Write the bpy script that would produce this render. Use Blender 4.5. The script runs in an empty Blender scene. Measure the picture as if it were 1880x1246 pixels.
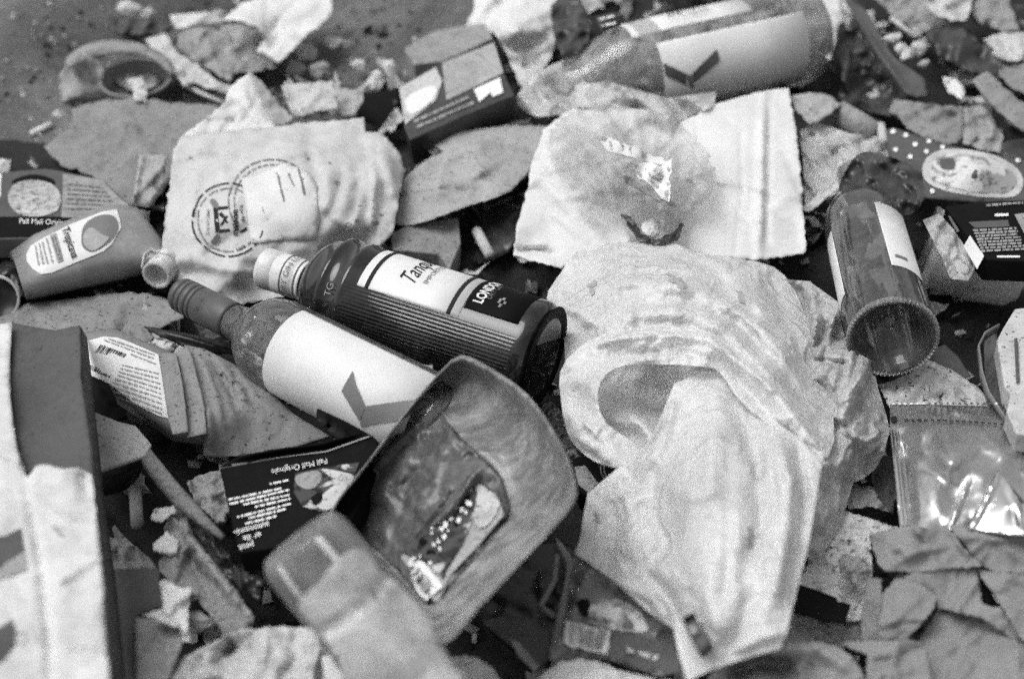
import bpy, bmesh, math, random
import numpy as np
from mathutils import Vector, Matrix, geometry
from mathutils.bvhtree import BVHTree

# ------------------------------------------------------------------ camera, sky, sun, exposure
SC = bpy.context.scene
PITCH, DIST, H0, LENS = math.radians(42), 1.20, 0.08, 50.0
FW = np.array([0, math.cos(PITCH), -math.sin(PITCH)])
UP = np.array([0, math.sin(PITCH), math.cos(PITCH)])
CAM = np.array([0, 0, H0]) - FW * DIST
cd = bpy.data.cameras.new('camera')
cam = bpy.data.objects.new('camera', cd)
SC.collection.objects.link(cam)
cam.location = CAM
cam.rotation_euler = (math.pi / 2 - PITCH, 0, 0)
cd.lens, cd.sensor_width = LENS, 36.0
cd.clip_start, cd.clip_end = 0.02, 200
cd.dof.use_dof = True
cd.dof.focus_distance = 1.165
cd.dof.aperture_fstop = 3.4
SC.camera = cam
SC.render.resolution_x, SC.render.resolution_y = 1024, 678

w = bpy.data.worlds.new('World'); SC.world = w; w.use_nodes = True
nt = w.node_tree; nt.nodes.clear()
sky = nt.nodes.new('ShaderNodeTexSky'); sky.sky_type = 'NISHITA'; sky.sun_disc = False
SUN_EL, SUN_AZ = math.radians(66), math.radians(-80)       # azimuth from +Y towards +X
sky.sun_elevation, sky.sun_rotation = SUN_EL, SUN_AZ
sky.dust_density = 3.0
bw = nt.nodes.new('ShaderNodeRGBToBW')                      # black and white film
bg = nt.nodes.new('ShaderNodeBackground'); bg.inputs['Strength'].default_value = 0.15
ow = nt.nodes.new('ShaderNodeOutputWorld')
nt.links.new(sky.outputs[0], bw.inputs[0]); nt.links.new(bw.outputs[0], bg.inputs[0]); nt.links.new(bg.outputs[0], ow.inputs[0])
sl = bpy.data.lights.new('sun', 'SUN'); sl.energy = 1.3; sl.angle = math.radians(40)
sun = bpy.data.objects.new('sun', sl); SC.collection.objects.link(sun)
sd = Vector((math.sin(SUN_AZ) * math.cos(SUN_EL), math.cos(SUN_AZ) * math.cos(SUN_EL), math.sin(SUN_EL)))
sun.rotation_euler = sd.to_track_quat('Z', 'Y').to_euler()
SC.view_settings.view_transform = 'Standard'; SC.view_settings.look = 'None'
SC.view_settings.exposure = 0.4; SC.view_settings.gamma = 1.0
SC.cycles.use_denoising = False
SC.cycles.use_adaptive_sampling = True
SC.cycles.adaptive_threshold = 0.2
SC.cycles.max_bounces = 8; SC.cycles.transparent_max_bounces = 24
SC.cycles.caustics_refractive = False; SC.cycles.caustics_reflective = False

# ------------------------------------------------------------------ geometry helpers
RND = random.Random(7)
PX = 36.0 / LENS / 1880.0

def ray(u, v):
    u = np.asarray(u, float); v = np.asarray(v, float)
    a, b = (u - 940) * PX, -(v - 623) * PX
    return np.stack([a, b * UP[1] + FW[1], b * UP[2] + FW[2]], -1)

def P(u, v, h):
    """The point of height h seen at (u, v) of the photograph."""
    d = ray(u, v)
    t = (np.asarray(h, float) - CAM[2]) / d[..., 2]
    return CAM + d * t[..., None]

def V(u, v, h): return Vector(P(u, v, h))

def tag(o, label=None, cat=None, group=None, kind=None):
    if label: o['label'] = label
    if cat: o['category'] = cat
    if group: o['group'] = group
    if kind: o['kind'] = kind
    return o

def thing(name, label, cat, u, v, h, group=None):
    o = bpy.data.objects.new(name, None); SC.collection.objects.link(o)
    o.empty_display_size = 0.03
    o.location = V(u, v, h)
    return tag(o, label, cat, group)

def root_loc(o):
    l = Vector((0, 0, 0))
    while o is not None:
        l = l + o.location; o = o.parent
    return l

def link(name, verts, faces, mat, parent=None, smooth=True, label=None, cat=None, group=None, kind=None, th=0, bevel=0, face_cam=False):
    verts = np.asarray(verts, float)
    if parent is not None: org = np.array(root_loc(parent))
    else: org = np.array([verts[:, 0].mean(), verts[:, 1].mean(), verts[:, 2].min()])
    me = bpy.data.meshes.new(name)
    me.from_pydata([tuple(x) for x in (verts - org)], [], [tuple(f) for f in faces])
    if face_cam:
        me.update()
        s = sum(p.area * (1 if Vector(CAM - org - np.array(p.center)).dot(p.normal) > 0 else -1) for p in me.polygons)
        if s < 0: me.flip_normals()
    else:
        bm = bmesh.new(); bm.from_mesh(me); bmesh.ops.recalc_face_normals(bm, faces=bm.faces); bm.to_mesh(me); bm.free()
    if smooth: me.polygons.foreach_set('use_smooth', [True] * len(me.polygons))
    if mat is not None: me.materials.append(mat)
    o = bpy.data.objects.new(name, me); SC.collection.objects.link(o)
    if parent is not None: o.parent = parent
    else: o.location = org
    if th:
        m = o.modifiers.new('thickness', 'SOLIDIFY'); m.thickness = th; m.offset = -1
    if bevel:
        m = o.modifiers.new('soft edges', 'BEVEL'); m.width = bevel; m.segments = 3; m.limit_method = 'ANGLE'; m.angle_limit = math.radians(30)
    tag(o, label, cat, group, kind)
    return o

def catmull(pts, n=6):
    p = np.asarray(pts, float); k = len(p); out = []
    for i in range(k):
        a, b, c, d = p[i - 1], p[i], p[(i + 1) % k], p[(i + 2) % k]
        for j in range(n):
            t = j / n
            out.append(0.5 * (2 * b + (c - a) * t + (2 * a - 5 * b + 4 * c - d) * t * t + (3 * b - a - 3 * c + d) * t ** 3))
    return np.array(out)

def densify(p, step, torn, rng):
    out = []
    k = len(p)
    for i in range(k):
        a, b = p[i], p[(i + 1) % k]
        L = np.hypot(*(b - a)[:2]); n = max(1, int(L / step))
        nrm = np.array([-(b - a)[1], (b - a)[0]]) / max(L, 1e-6)
        for j in range(n):
            q = a + (b - a) * j / n
            if torn:
                q = q.copy(); q[:2] += nrm * rng.gauss(0, torn) * (1 if j else .5)
            out.append(q)
    return np.array(out)

def cdt(poly, res, rng, jit=.25):
    """Triangles filling a 2-D outline, with grid points of spacing res inside it."""
    poly = np.asarray(poly, float)
    n = len(poly)
    pts = [Vector((float(x), float(y))) for x, y in poly]
    if res:
        x0, y0 = poly.min(0); x1, y1 = poly.max(0)
        gx, gy = np.meshgrid(np.arange(x0 + res * .5, x1, res), np.arange(y0 + res * .5, y1, res * .87))
        gx[1::2] += res / 2
        gx = gx.ravel(); gy = gy.ravel()
        ins = np.zeros(len(gx), bool); near = np.full(len(gx), 1e9)
        for i in range(n):
            ax, ay = poly[i]; bx, by = poly[(i + 1) % n]
            c = ((ay > gy) != (by > gy))
            xs = (bx - ax) * (gy - ay) / (by - ay if by != ay else 1e-12) + ax
            ins ^= c & (gx < xs)
            L2 = (bx - ax) ** 2 + (by - ay) ** 2 + 1e-12
            t = np.clip(((gx - ax) * (bx - ax) + (gy - ay) * (by - ay)) / L2, 0, 1)
            near = np.minimum(near, np.hypot(gx - ax - t * (bx - ax), gy - ay - t * (by - ay)))
        for x, y in zip(gx[ins & (near > res * .4)], gy[ins & (near > res * .4)]):
            pts.append(Vector((x + rng.uniform(-jit, jit) * res, y + rng.uniform(-jit, jit) * res)))
    r = geometry.delaunay_2d_cdt(pts, [], [list(range(n))], 1, 1e-5)
    return np.array([tuple(x) for x in r[0]]), [tuple(f) for f in r[2]]

def seg_d(x, y, line):
    """Distance to a polyline, the side of it and how far along."""
    best = np.full(x.shape, 1e9); side = np.zeros(x.shape); along = np.zeros(x.shape)
    line = np.asarray(line, float); n = len(line) - 1
    for i in range(n):
        ax, ay = line[i][:2]; bx, by = line[i + 1][:2]
        L2 = (bx - ax) ** 2 + (by - ay) ** 2 + 1e-12
        t = np.clip(((x - ax) * (bx - ax) + (y - ay) * (by - ay)) / L2, 0, 1)
        d = np.hypot(x - ax - t * (bx - ax), y - ay - t * (by - ay))
        m = d < best
        best = np.where(m, d, best); along = np.where(m, (i + t) / n, along)
        side = np.where(m, np.sign((bx - ax) * (y - ay) - (by - ay) * (x - ax)), side)
    return best, side, along

def crumple(x, y, amp, wl, seed, tri=.5):
    rng = np.random.RandomState(seed)
    h = np.zeros(x.shape)
    a, f = amp, 1.0
    for o in range(3):
        W = wl / f
        px, py = x / W, y / W
        wx = px + .3 * np.sin(1.3 * py + rng.rand() * 6.3); wy = py + .3 * np.sin(1.5 * px + rng.rand() * 6.3)
        x0, y0 = wx.min() - 1, wy.min() - 1
        nx, ny = int(wx.max() - x0 + 2), int(wy.max() - y0 + 2)
        if nx * ny < 2500:
            cx, cy = np.meshgrid(np.arange(nx) + x0, np.arange(ny) + y0)
            cx = (cx + rng.rand(*cx.shape)).ravel(); cy = (cy + rng.rand(*cy.shape)).ravel()
            hh = rng.uniform(-.5, .5, len(cx))
            sx = rng.uniform(-.8, .8, len(cx)); sy = rng.uniform(-.8, .8, len(cx))
            num = np.zeros(x.shape); den = np.full(x.shape, 1e-9)
            for i in range(len(cx)):
                dx, dy = wx - cx[i], wy - cy[i]
                e = np.exp(-12 * (dx * dx + dy * dy))
                num += e * (hh[i] + sx[i] * dx + sy[i] * dy); den += e
            h += a * num / den
        for k in range(2):
            th = rng.rand() * 6.3
            t = (wx * math.cos(th) + wy * math.sin(th)) * .7 + rng.rand()
            h += tri * a * .6 * (2 * np.abs(2 * (t - np.floor(t + .5))) - 1)
        a *= .3; f *= 2.2
    return h

def rbf(ctrl):
    c = np.asarray(ctrl, float)
    xy, z = c[:, :2] / 100, c[:, 2]
    n = len(c)
    if np.ptp(z) < 1e-9: return lambda x, y: np.full(np.shape(x), z[0])
    A = np.zeros((n + 3, n + 3))
    A[:n, :n] = np.hypot(xy[:, None, 0] - xy[None, :, 0], xy[:, None, 1] - xy[None, :, 1]) - np.eye(n) * 1e-3
    A[:n, n] = 1; A[:n, n + 1:] = xy; A[n, :n] = 1; A[n + 1:, :n] = xy.T
    s = np.linalg.lstsq(A, np.r_[z, 0, 0, 0], rcond=None)[0]
    def f(x, y):
        X, Y = np.asarray(x, float) / 100, np.asarray(y, float) / 100
        o = s[n] + s[n + 1] * X + s[n + 2] * Y
        for i in range(n): o = o + s[i] * np.hypot(X - xy[i, 0], Y - xy[i, 1])
        return o
    return f

def wrinkles(lines, n, spread, amp, wd, seed, kind='t'):
    """Fine creases running beside the given folds."""
    rng = random.Random(seed); out = []
    for ln in lines:
        p = catmull(np.array(ln + ln[-2:0:-1], float), 3)[:3 * (len(ln) - 1) + 1]
        for k in range(n):
            o = rng.uniform(-spread, spread); a, b = sorted((rng.random(), rng.random()))
            b = min(1, b + .15); i, j = int(a * (len(p) - 1)), int(b * (len(p) - 1)) + 1
            q = p[i:j + 1]
            if len(q) < 3: continue
            d = np.gradient(q, axis=0); d /= np.hypot(d[:, 0], d[:, 1])[:, None] + 1e-9
            ph, w2 = rng.random() * 6.3, rng.uniform(.3, .9)
            q = q + np.stack([-d[:, 1], d[:, 0]], 1) * (o + spread * .12 * np.sin(np.arange(len(q)) * w2 + ph))[:, None]
            out.append(([tuple(x) for x in q], 1.5 * amp * rng.choice([-1, 1, 1]) * rng.uniform(.4, 1.3), 1.6 * wd * rng.uniform(.7, 1.5), kind))
    return out

class Surf:
    """A built surface looked up by where it is seen in the photograph: surf(u, v, off) is the point, lifted by off."""
    def __init__(s, verts, faces, obj):
        s.obj = obj
        s.bvh = BVHTree.FromPolygons([Vector(v) for v in verts], [tuple(f) for f in faces])
        s.c = Vector(CAM)
    def __call__(s, u, v, off=.001):
        d = Vector(ray(u, v)).normalized()
        p, n, i, t = s.bvh.ray_cast(s.c, d)
        if p is None:
            q = s.c + d * 1.1
            for _ in range(3):
                p, n, i, t = s.bvh.find_nearest(q)
                q = s.c + d * (p - s.c).dot(d)
            p = q
        if n.dot(d) > 0: n = -n
        return p + n * off

CREASED = {'grey_card', 'pale_grey_card', 'grey_scrap', 'pale_scrap', 'wrapping_kraft', 'dirty_white_paper', 'dark_plastic_film', 'white_paper'}

def sheet(name, pts, h=.05, mat=None, label=None, cat=None, group=None, parent=None, ctrl=(), ridges=(), cr=None, seed=1, res=9,
          torn=0, smooth=0, th=.0006, kind=None, flat=False, curl=None):
    rng = random.Random(seed)
    full = [(p[0], p[1], p[2] if len(p) > 2 else h) for p in pts]
    f = rbf(full + [(c[0], c[1], c[2]) for c in ctrl])
    if cr and parent is None and mat is not None and mat.name in CREASED:      # handled card and paper: a few hard creases, frayed edges
        q = np.array([p[:2] for p in full], float); c0 = q.mean(0); rad = np.hypot(*(q - c0).T).mean()
        more = []
        for k in range(3 + int(rad > 60) * 3):
            an = rng.uniform(0, math.pi); ox, oy = c0 + np.array([rng.gauss(0, .35), rng.gauss(0, .35)]) * rad
            dx, dy = math.cos(an) * rad, math.sin(an) * rad; bx, by = -dy * rng.uniform(-.25, .25), dx * rng.uniform(-.25, .25)
            more.append(([(ox - dx, oy - dy), (ox + bx, oy + by), (ox + dx, oy + dy)], rng.choice([-1, 1, 1]) * rng.uniform(.0015, .004) * min(1, rad / 45), rng.uniform(6, 13), 't'))
        ridges = list(ridges) + more; torn = max(torn, 1.1)
    out = np.array([p[:2] for p in full], float)
    if smooth: out = catmull(out, smooth)
    out = densify(out, max(4, res), torn, rng)
    uv, faces = cdt(out, res, rng)
    def height(x, y):
        z = f(x, y)
        for r in ridges:
            line, amp, wd = r[:3]; kd = r[3] if len(r) > 3 else 'g'
            d, sdn, al = seg_d(x, y, line)
            taper = np.clip(np.sin(np.clip(al, 0, 1) * math.pi) * 1.6, .25, 1)
            if kd == 'g': z = z + amp * taper * np.exp(-(d / wd) ** 2)
            elif kd == 't': z = z + amp * taper * np.maximum(0, 1 - d / wd)
            elif kd == 's': z = z + amp * taper * np.where(sdn > 0, np.exp(-d / wd), np.exp(-(d / (wd * .25)) ** 2))
            elif kd == 'r': z = z + amp * np.exp(-(d / wd) ** 2)
        if cr: z = z + crumple(x, y, min(cr[0], cr[1] * .0002), cr[1], seed, *(cr[2:3]))
        return z
    z = height(uv[:, 0], uv[:, 1])
    vs = P(uv[:, 0], uv[:, 1], z)
    o = link(name, vs, faces, mat, parent, smooth=not flat, label=label, cat=cat, group=group, kind=kind, th=th, face_cam=True)
    return Surf(vs, faces, o)

def patch(surf, poly, mat, parent, name='printed_area', off=.0008, res=14, smooth=0, th=0, seed=3, torn=0, label=None):
    """A flat printed area or sticker lying on a built surface."""
    rng = random.Random(seed)
    p = np.array(poly, float)
    if smooth: p = catmull(p, smooth)
    p = densify(p, res or 6, torn, rng)
    uv, faces = cdt(p, res, rng)
    vs = [surf(u, v, off) for u, v in uv]
    return link(name, vs, faces, mat, parent, th=th, face_cam=True, label=label)

def quads(surf, qs, mat, parent, name, off=.0012):
    vs, fs = [], []
    for q in qs:
        k = len(vs); vs += [surf(u, v, off) for u, v in q]; fs.append(tuple(range(k, k + len(q))))
    return link(name, vs, fs, mat, parent, smooth=False, face_cam=True)

def print_lines(surf, lines, mat, parent, t=3, name='small_print', off=.0012, seed=5, mean=9):
    """Rows of print too small to read: strokes of word length."""
    rng = random.Random(seed); qs = []
    for (a, b) in lines:
        a = np.array(a, float); b = np.array(b, float); L = np.hypot(*(b - a)); d = (b - a) / L; n = np.array([-d[1], d[0]])
        x = 0
        while x < L - 2:
            wl = min(rng.uniform(.4, 1.7) * mean, L - x)
            tt = t * rng.uniform(.36, .5)
            p, q = a + d * x, a + d * (x + wl)
            qs.append([p - n * tt, q - n * tt, q + n * tt, p + n * tt])
            x += wl + rng.uniform(.15, .35) * mean
    return quads(surf, qs, mat, parent, name, off)

def bars(surf, p0, p1, p2, p3, n, mat, parent, name='barcode', off=.0012, seed=2):
    """Barcode: p0->p1 runs across the bars, p0->p3 along them."""
    rng = random.Random(seed); p0, p1, p2, p3 = [np.array(p, float) for p in (p0, p1, p2, p3)]
    x, qs = 0, []
    while x < 1:
        wd = rng.choice([.4, .5, .8, 1.1]) / n
        qs.append([p0 + (p1 - p0) * x, p0 + (p1 - p0) * min(1, x + wd), p3 + (p2 - p3) * min(1, x + wd), p3 + (p2 - p3) * x])
        x += wd + rng.choice([.4, .5, .9]) / n
    return quads(surf, qs, mat, parent, name, off)

def glyphs(s, shear=0, bold=0):
    c = bpy.data.curves.new('type', 'FONT'); c.body = s; c.size = 1; c.shear = shear; c.offset = bold; c.resolution_u = 4
    o = bpy.data.objects.new('type', c)
    me = o.to_mesh()
    vs = np.array([tuple(v.co)[:2] for v in me.vertices]); fs = [tuple(p.vertices) for p in me.polygons]
    o.to_mesh_clear(); bpy.data.objects.remove(o); bpy.data.curves.remove(c)
    return vs, fs

def text(surf, s, u, v, size, mat, parent, ang=0, up=None, shear=0, xs=1.0, bold=0, off=.0013, name='lettering'):
    vs, fs = glyphs(s, shear, bold)
    a = math.radians(ang); dx = np.array([math.cos(a), math.sin(a)]) * xs * size
    dy = np.array(up, float) * size if up is not None else np.array([math.sin(a), -math.cos(a)]) * size
    pts = [surf(u + x * dx[0] + y * dy[0], v + x * dx[1] + y * dy[1], off) for x, y in vs]
    return link(name, pts, fs, mat, parent, smooth=False, face_cam=True)

def ring_text(surf, s, cu, cv, ru, rv, a0, a1, size, mat, parent, off=.0013, name='lettering'):
    """Lettering along an ellipse from angle a0 to a1 (degrees, clockwise on the picture)."""
    V_, F_ = [], []
    n = len(s)
    for i, ch in enumerate(s):
        if ch == ' ': continue
        vs, fs = glyphs(ch)
        a = math.radians(a0 + (a1 - a0) * (i + .5) / n)
        sg = 1 if a1 > a0 else -1
        tx = np.array([-ru * math.sin(a), rv * math.cos(a)]) * sg; tx /= np.hypot(*tx)
        ty = np.array([math.cos(a), math.sin(a)]) * sg
        c = np.array([cu + ru * math.cos(a), cv + rv * math.sin(a)])
        k = len(V_)
        V_ += [surf(*(c + size * ((x - .3) * tx + y * ty)), off) for x, y in vs]
        F_ += [tuple(k + q for q in f) for f in fs]
    return link(name, V_, F_, mat, parent, smooth=False, face_cam=True)

def ring(surf, cu, cv, ru, rv, wd, mat, parent, name='printed_ring', off=.0012, a0=0, a1=360, rot=0, dash=0):
    n = 72; qs = []; cr_, sr_ = math.cos(math.radians(rot)), math.sin(math.radians(rot))
    def e(a, k):
        x, y = (ru + k) * math.cos(a), (rv + k) * math.sin(a)
        return (cu + x * cr_ - y * sr_, cv + x * sr_ + y * cr_)
    for i in range(n):
        if dash and i % dash == 0: continue
        a = math.radians(a0 + (a1 - a0) * i / n); b = math.radians(a0 + (a1 - a0) * (i + 1) / n)
        qs.append([e(a, -wd / 2), e(b, -wd / 2), e(b, wd / 2), e(a, wd / 2)])
    return quads(surf, qs, mat, parent, name, off)

def slab(name, top, t, mat, parent=None, bevel=.0015, **k):
    """A solid plate or box: its upper face as seen (u, v, h), its thickness t downwards away from that face."""
    top = np.array(top, float); p = P(*top.T)
    c0 = p.mean(0); nn = np.linalg.svd(p - c0)[2][2]
    r = ray(top[:, 0], top[:, 1]); p = CAM + r * (((c0 - CAM) @ nn) / (r @ nn))[:, None]      # one flat face
    n = np.zeros(3)
    for i in range(len(p)):
        a, b = p[i] - p.mean(0), p[(i + 1) % len(p)] - p.mean(0); n += np.cross(a, b)
    n /= np.linalg.norm(n)
    if n.dot(CAM - p.mean(0)) < 0: n = -n
    q = p - n * t; N = len(p)
    vs = np.r_[p, q]
    fs = [tuple(range(N)), tuple(range(2 * N - 1, N - 1, -1))] + [(i, (i + 1) % N, N + (i + 1) % N, N + i) for i in range(N)]
    o = link(name, vs, fs, mat, parent, smooth=False, bevel=bevel, **k)
    return Surf(vs, [tuple(range(N))] + [(i, (i + 1) % N, N + (i + 1) % N, N + i) for i in range(N)], o)

class Lathe:
    """A turned body on the axis a -> b (points); profile is a list of (metres from a, radius)."""
    def __init__(s, a, b, prof, spin=0):
        s.a = Vector(a); s.ax = (Vector(b) - s.a).normalized()
        tc = Vector(CAM) - (Vector(a) + Vector(b)) / 2
        s.e1 = (tc - s.ax * tc.dot(s.ax)).normalized(); s.e2 = s.e1.cross(s.ax)
        s.prof = prof; s.ss = np.array([p[0] for p in prof]); s.rr = np.array([p[1] for p in prof])
    def at(s, d, th, off=0, r=None):
        if r is None: r = float(np.interp(d, s.ss, s.rr))
        t = math.radians(th)
        return s.a + s.ax * d + (s.e1 * math.cos(t) + s.e2 * math.sin(t)) * (r + off)
    def build(s, name, mat, parent, seg=64, prof=None, mod=None, smooth=True, th=0, close=(True, True), arc=None):
        prof = prof or s.prof
        vs, fs = [], []
        for d, r in prof:
            for j in range(seg):
                t = 360 * j / seg
                vs.append(s.at(d, t, 0, r + (mod(d, t) if mod else 0)))
        n = len(prof)
        for i in range(n - 1):
            for j in range(seg):
                k = (j + 1) % seg
                fs.append((i * seg + j, i * seg + k, (i + 1) * seg + k, (i + 1) * seg + j))
        if close[0]: fs.append(tuple(range(seg)))
        if close[1]: fs.append(tuple(range((n - 1) * seg, n * seg)))
        o = link(name, vs, fs, mat, parent, smooth=smooth, th=th)
        if smooth and hasattr(o.data, 'polygons'):
            for p in o.data.polygons:
                if len(p.vertices) > 8: p.use_smooth = False
        s.last = Surf(vs, fs, o)
        return o
    def label(s, name, d0, d1, t0, t1, mat, parent, off=.0005, n=24, m=3, th=.0002, skew=0, edge=None):
        vs, fs = [], []
        for i in range(m + 1):
            for j in range(n + 1):
                q = j / n
                d = d0 + (d1 - d0) * i / m
                vs.append(s.at(d, t0 + (t1 - t0) * q, off))
        for i in range(m):
            for j in range(n):
                fs.append((i * (n + 1) + j, i * (n + 1) + j + 1, (i + 1) * (n + 1) + j + 1, (i + 1) * (n + 1) + j))
        return link(name, vs, fs, mat, parent, face_cam=True, th=th)
    def text(s, st, d, th, size, mat, parent, sgn=1, off=.0011, shear=0, xs=1.0, bold=0, name='lettering'):
        """Lettering running round the body (bottle upright = letters upright, the axis a -> b pointing up)."""
        vs, fs = glyphs(st, shear, bold)
        r = float(np.interp(d, s.ss, s.rr))
        pts = [s.at(d + y * size, th + sgn * math.degrees(x * size * xs / r), off) for x, y in vs]
        return link(name, pts, fs, mat, parent, smooth=False, face_cam=True)

def loft(name, secs, mat, parent=None, seg=28, caps=True, smooth=True, round_=2, **k):
    """A skin over cross-sections, each a closed list of (u, v, h)."""
    rings = []
    for s in secs:
        p = P(*np.array(s, float).T)
        q = p
        for _ in range(round_):
            q = np.concatenate([np.stack([q[i] * .78 + q[(i + 1) % len(q)] * .22, q[i] * .22 + q[(i + 1) % len(q)] * .78]) for i in range(len(q))])
        L = np.r_[0, np.cumsum(np.linalg.norm(np.roll(q, -1, 0) - q, axis=1))]
        t = np.arange(seg) / seg * L[-1]
        qq = np.r_[q, q[:1]]
        rings.append(np.stack([np.interp(t, L, qq[:, i]) for i in range(3)], -1))
    vs = np.concatenate(rings); fs = []
    for i in range(len(secs) - 1):
        for j in range(seg):
            k2 = (j + 1) % seg
            fs.append((i * seg + j, i * seg + k2, (i + 1) * seg + k2, (i + 1) * seg + j))
    fs = [t for f in fs for t in ((f[0], f[1], f[2]), (f[0], f[2], f[3]))]
    if caps: fs += [tuple(range(seg)), tuple(range((len(secs) - 1) * seg, len(secs) * seg))]
    o = link(name, vs, fs, mat, parent, smooth=smooth, **k)
    return Surf(vs, fs, o)

def tube(name, pts, r, mat, parent=None, seg=10, wob=0, seed=1, **k):
    """A rod or stub along (u, v, h) points; r may be one number or one per point."""
    p = [V(*q) for q in pts]; rs = r if isinstance(r, (list, tuple)) else [r] * len(p)
    rng = random.Random(seed); vs, fs = [], []
    for i, c in enumerate(p):
        d = (p[min(i + 1, len(p) - 1)] - p[max(i - 1, 0)]).normalized()
        a = d.orthogonal().normalized(); a = (Vector((0, 0, 1)) - d * d.z).normalized() if abs(d.z) < .95 else a
        b = d.cross(a)
        for j in range(seg):
            t = 2 * math.pi * j / seg
            vs.append(c + (a * math.cos(t) + b * math.sin(t)) * rs[i] * (1 + rng.uniform(-wob, wob)))
    n = len(p)
    for i in range(n - 1):
        for j in range(seg): fs.append((i * seg + j, i * seg + (j + 1) % seg, (i + 1) * seg + (j + 1) % seg, (i + 1) * seg + j))
    fs += [tuple(range(seg)), tuple(range((n - 1) * seg, n * seg))]
    o = link(name, vs, fs, mat, parent, **k)
    return o

def band(name, pts, wd, mat, parent=None, th=.0012, **k):
    """A flat strap along (u, v, h) points, wd metres wide, standing on edge where the path turns."""
    p = [V(*q) for q in pts]; vs, fs = [], []
    for i, c in enumerate(p):
        vs += [c + Vector((0, 0, wd / 2)) , c - Vector((0, 0, wd / 2))]
    for i in range(len(p) - 1): fs.append((2 * i, 2 * i + 1, 2 * i + 3, 2 * i + 2))
    return link(name, vs, fs, mat, parent, th=th, face_cam=True, **k)

def lump(name, u, v, h, rx, ry, rz, mat, seed=1, amp=.25, label=None, cat=None, group=None, parent=None, facets=3):
    """A crumpled or broken bit of about rx, ry, rz metres."""
    bm = bmesh.new(); bmesh.ops.create_icosphere(bm, subdivisions=facets, radius=1)
    rng = random.Random(seed); ds = [(Vector((rng.gauss(0, 1), rng.gauss(0, 1), rng.gauss(0, 1))).normalized(), rng.uniform(.45, .95)) for _ in range(14)]
    c = V(u, v, h); a = rng.uniform(0, 6); vs = []
    for q in bm.verts:
        d = q.co.normalized(); m = 1.0
        for n, lim in ds:
            t = d.dot(n)
            if t > .05: m = min(m, lim / t)
        m *= 1 + rng.uniform(-amp, amp) * .4
        x, y = d.x * rx * m, d.y * ry * m
        vs.append(c + Vector((x * math.cos(a) - y * math.sin(a), x * math.sin(a) + y * math.cos(a), d.z * rz * m)))
    fs = [tuple(l.index for l in f.verts) for f in bm.faces]; bm.free()
    return link(name, vs, fs, mat, parent, smooth=False, label=label, cat=cat, group=group)

# ------------------------------------------------------------------ materials (grey: the photograph is black and white film)
def _n(nt, t, **k):
    n = nt.nodes.new(t)
    for a, b in k.items(): n.inputs[a.replace('_', ' ')].default_value = b
    return n

def _ramp(nt, src, a, b, lo=0.0, hi=1.0):
    r = nt.nodes.new('ShaderNodeMapRange'); r.inputs['From Min'].default_value = a; r.inputs['From Max'].default_value = b
    r.inputs['To Min'].default_value = lo; r.inputs['To Max'].default_value = hi
    nt.links.new(src, r.inputs['Value']); return r.outputs['Result']

def _mix(nt, f, a, b):
    m = nt.nodes.new('ShaderNodeMix'); m.data_type = 'FLOAT'
    for s, x in ((m.inputs[0], f), (m.inputs[2], a), (m.inputs[3], b)):
        if isinstance(x, (int, float)): s.default_value = x
        else: nt.links.new(x, s)
    return m.outputs[0]

def _start(name):
    m = bpy.data.materials.new(name); m.use_nodes = True; nt = m.node_tree; nt.nodes.clear()
    out = nt.nodes.new('ShaderNodeOutputMaterial'); tc = nt.nodes.new('ShaderNodeTexCoord')
    return m, nt, out, tc.outputs['Object']

def _noise(nt, co, scale, detail=6, rough=.65, dist=0):
    n = _n(nt, 'ShaderNodeTexNoise', Scale=scale, Detail=detail, Roughness=rough, Distortion=dist)
    nt.links.new(co, n.inputs['Vector']); return n.outputs[0]

def tone(nt, co, base, dirt, dcol, dscale, speck, spscale, var=.12, smear=.3):
    """A grey with blotches of dirt, fine specks and a slow change of tone."""
    c = _mix(nt, _ramp(nt, _noise(nt, co, 16, 4), .3, .7), base * (1 - var), base * (1 + var))
    if dirt:
        d = _ramp(nt, _noise(nt, co, dscale * 2.4, 9, .72, .6), .47, .68, 0, dirt)
        c = _mix(nt, d, c, dcol)
    if smear:
        d = _ramp(nt, _noise(nt, co, dscale * 7, 8, .75, 1.5), .53, .64, 0, min(1, smear * 1.3))
        c = _mix(nt, d, c, dcol)
    if speck:
        s = _ramp(nt, _noise(nt, co, spscale, 4, .6), .67 - .07 * speck, .70 - .07 * speck, 0, min(1, speck * 1.3))
        c = _mix(nt, s, c, dcol * .4)
        s = _ramp(nt, _noise(nt, co, spscale * .28, 6, .7), .68 - .05 * speck, .71 - .05 * speck, 0, min(1, speck * 1.3))
        c = _mix(nt, s, c, dcol * .5)
    return c

def bump(nt, co, strength, scale, dist=.002):
    b = nt.nodes.new('ShaderNodeBump'); b.inputs['Strength'].default_value = strength; b.inputs['Distance'].default_value = dist
    a = _noise(nt, co, scale, 8, .6, .4)
    nt.links.new(a, b.inputs['Height']); return b.outputs[0]

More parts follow.
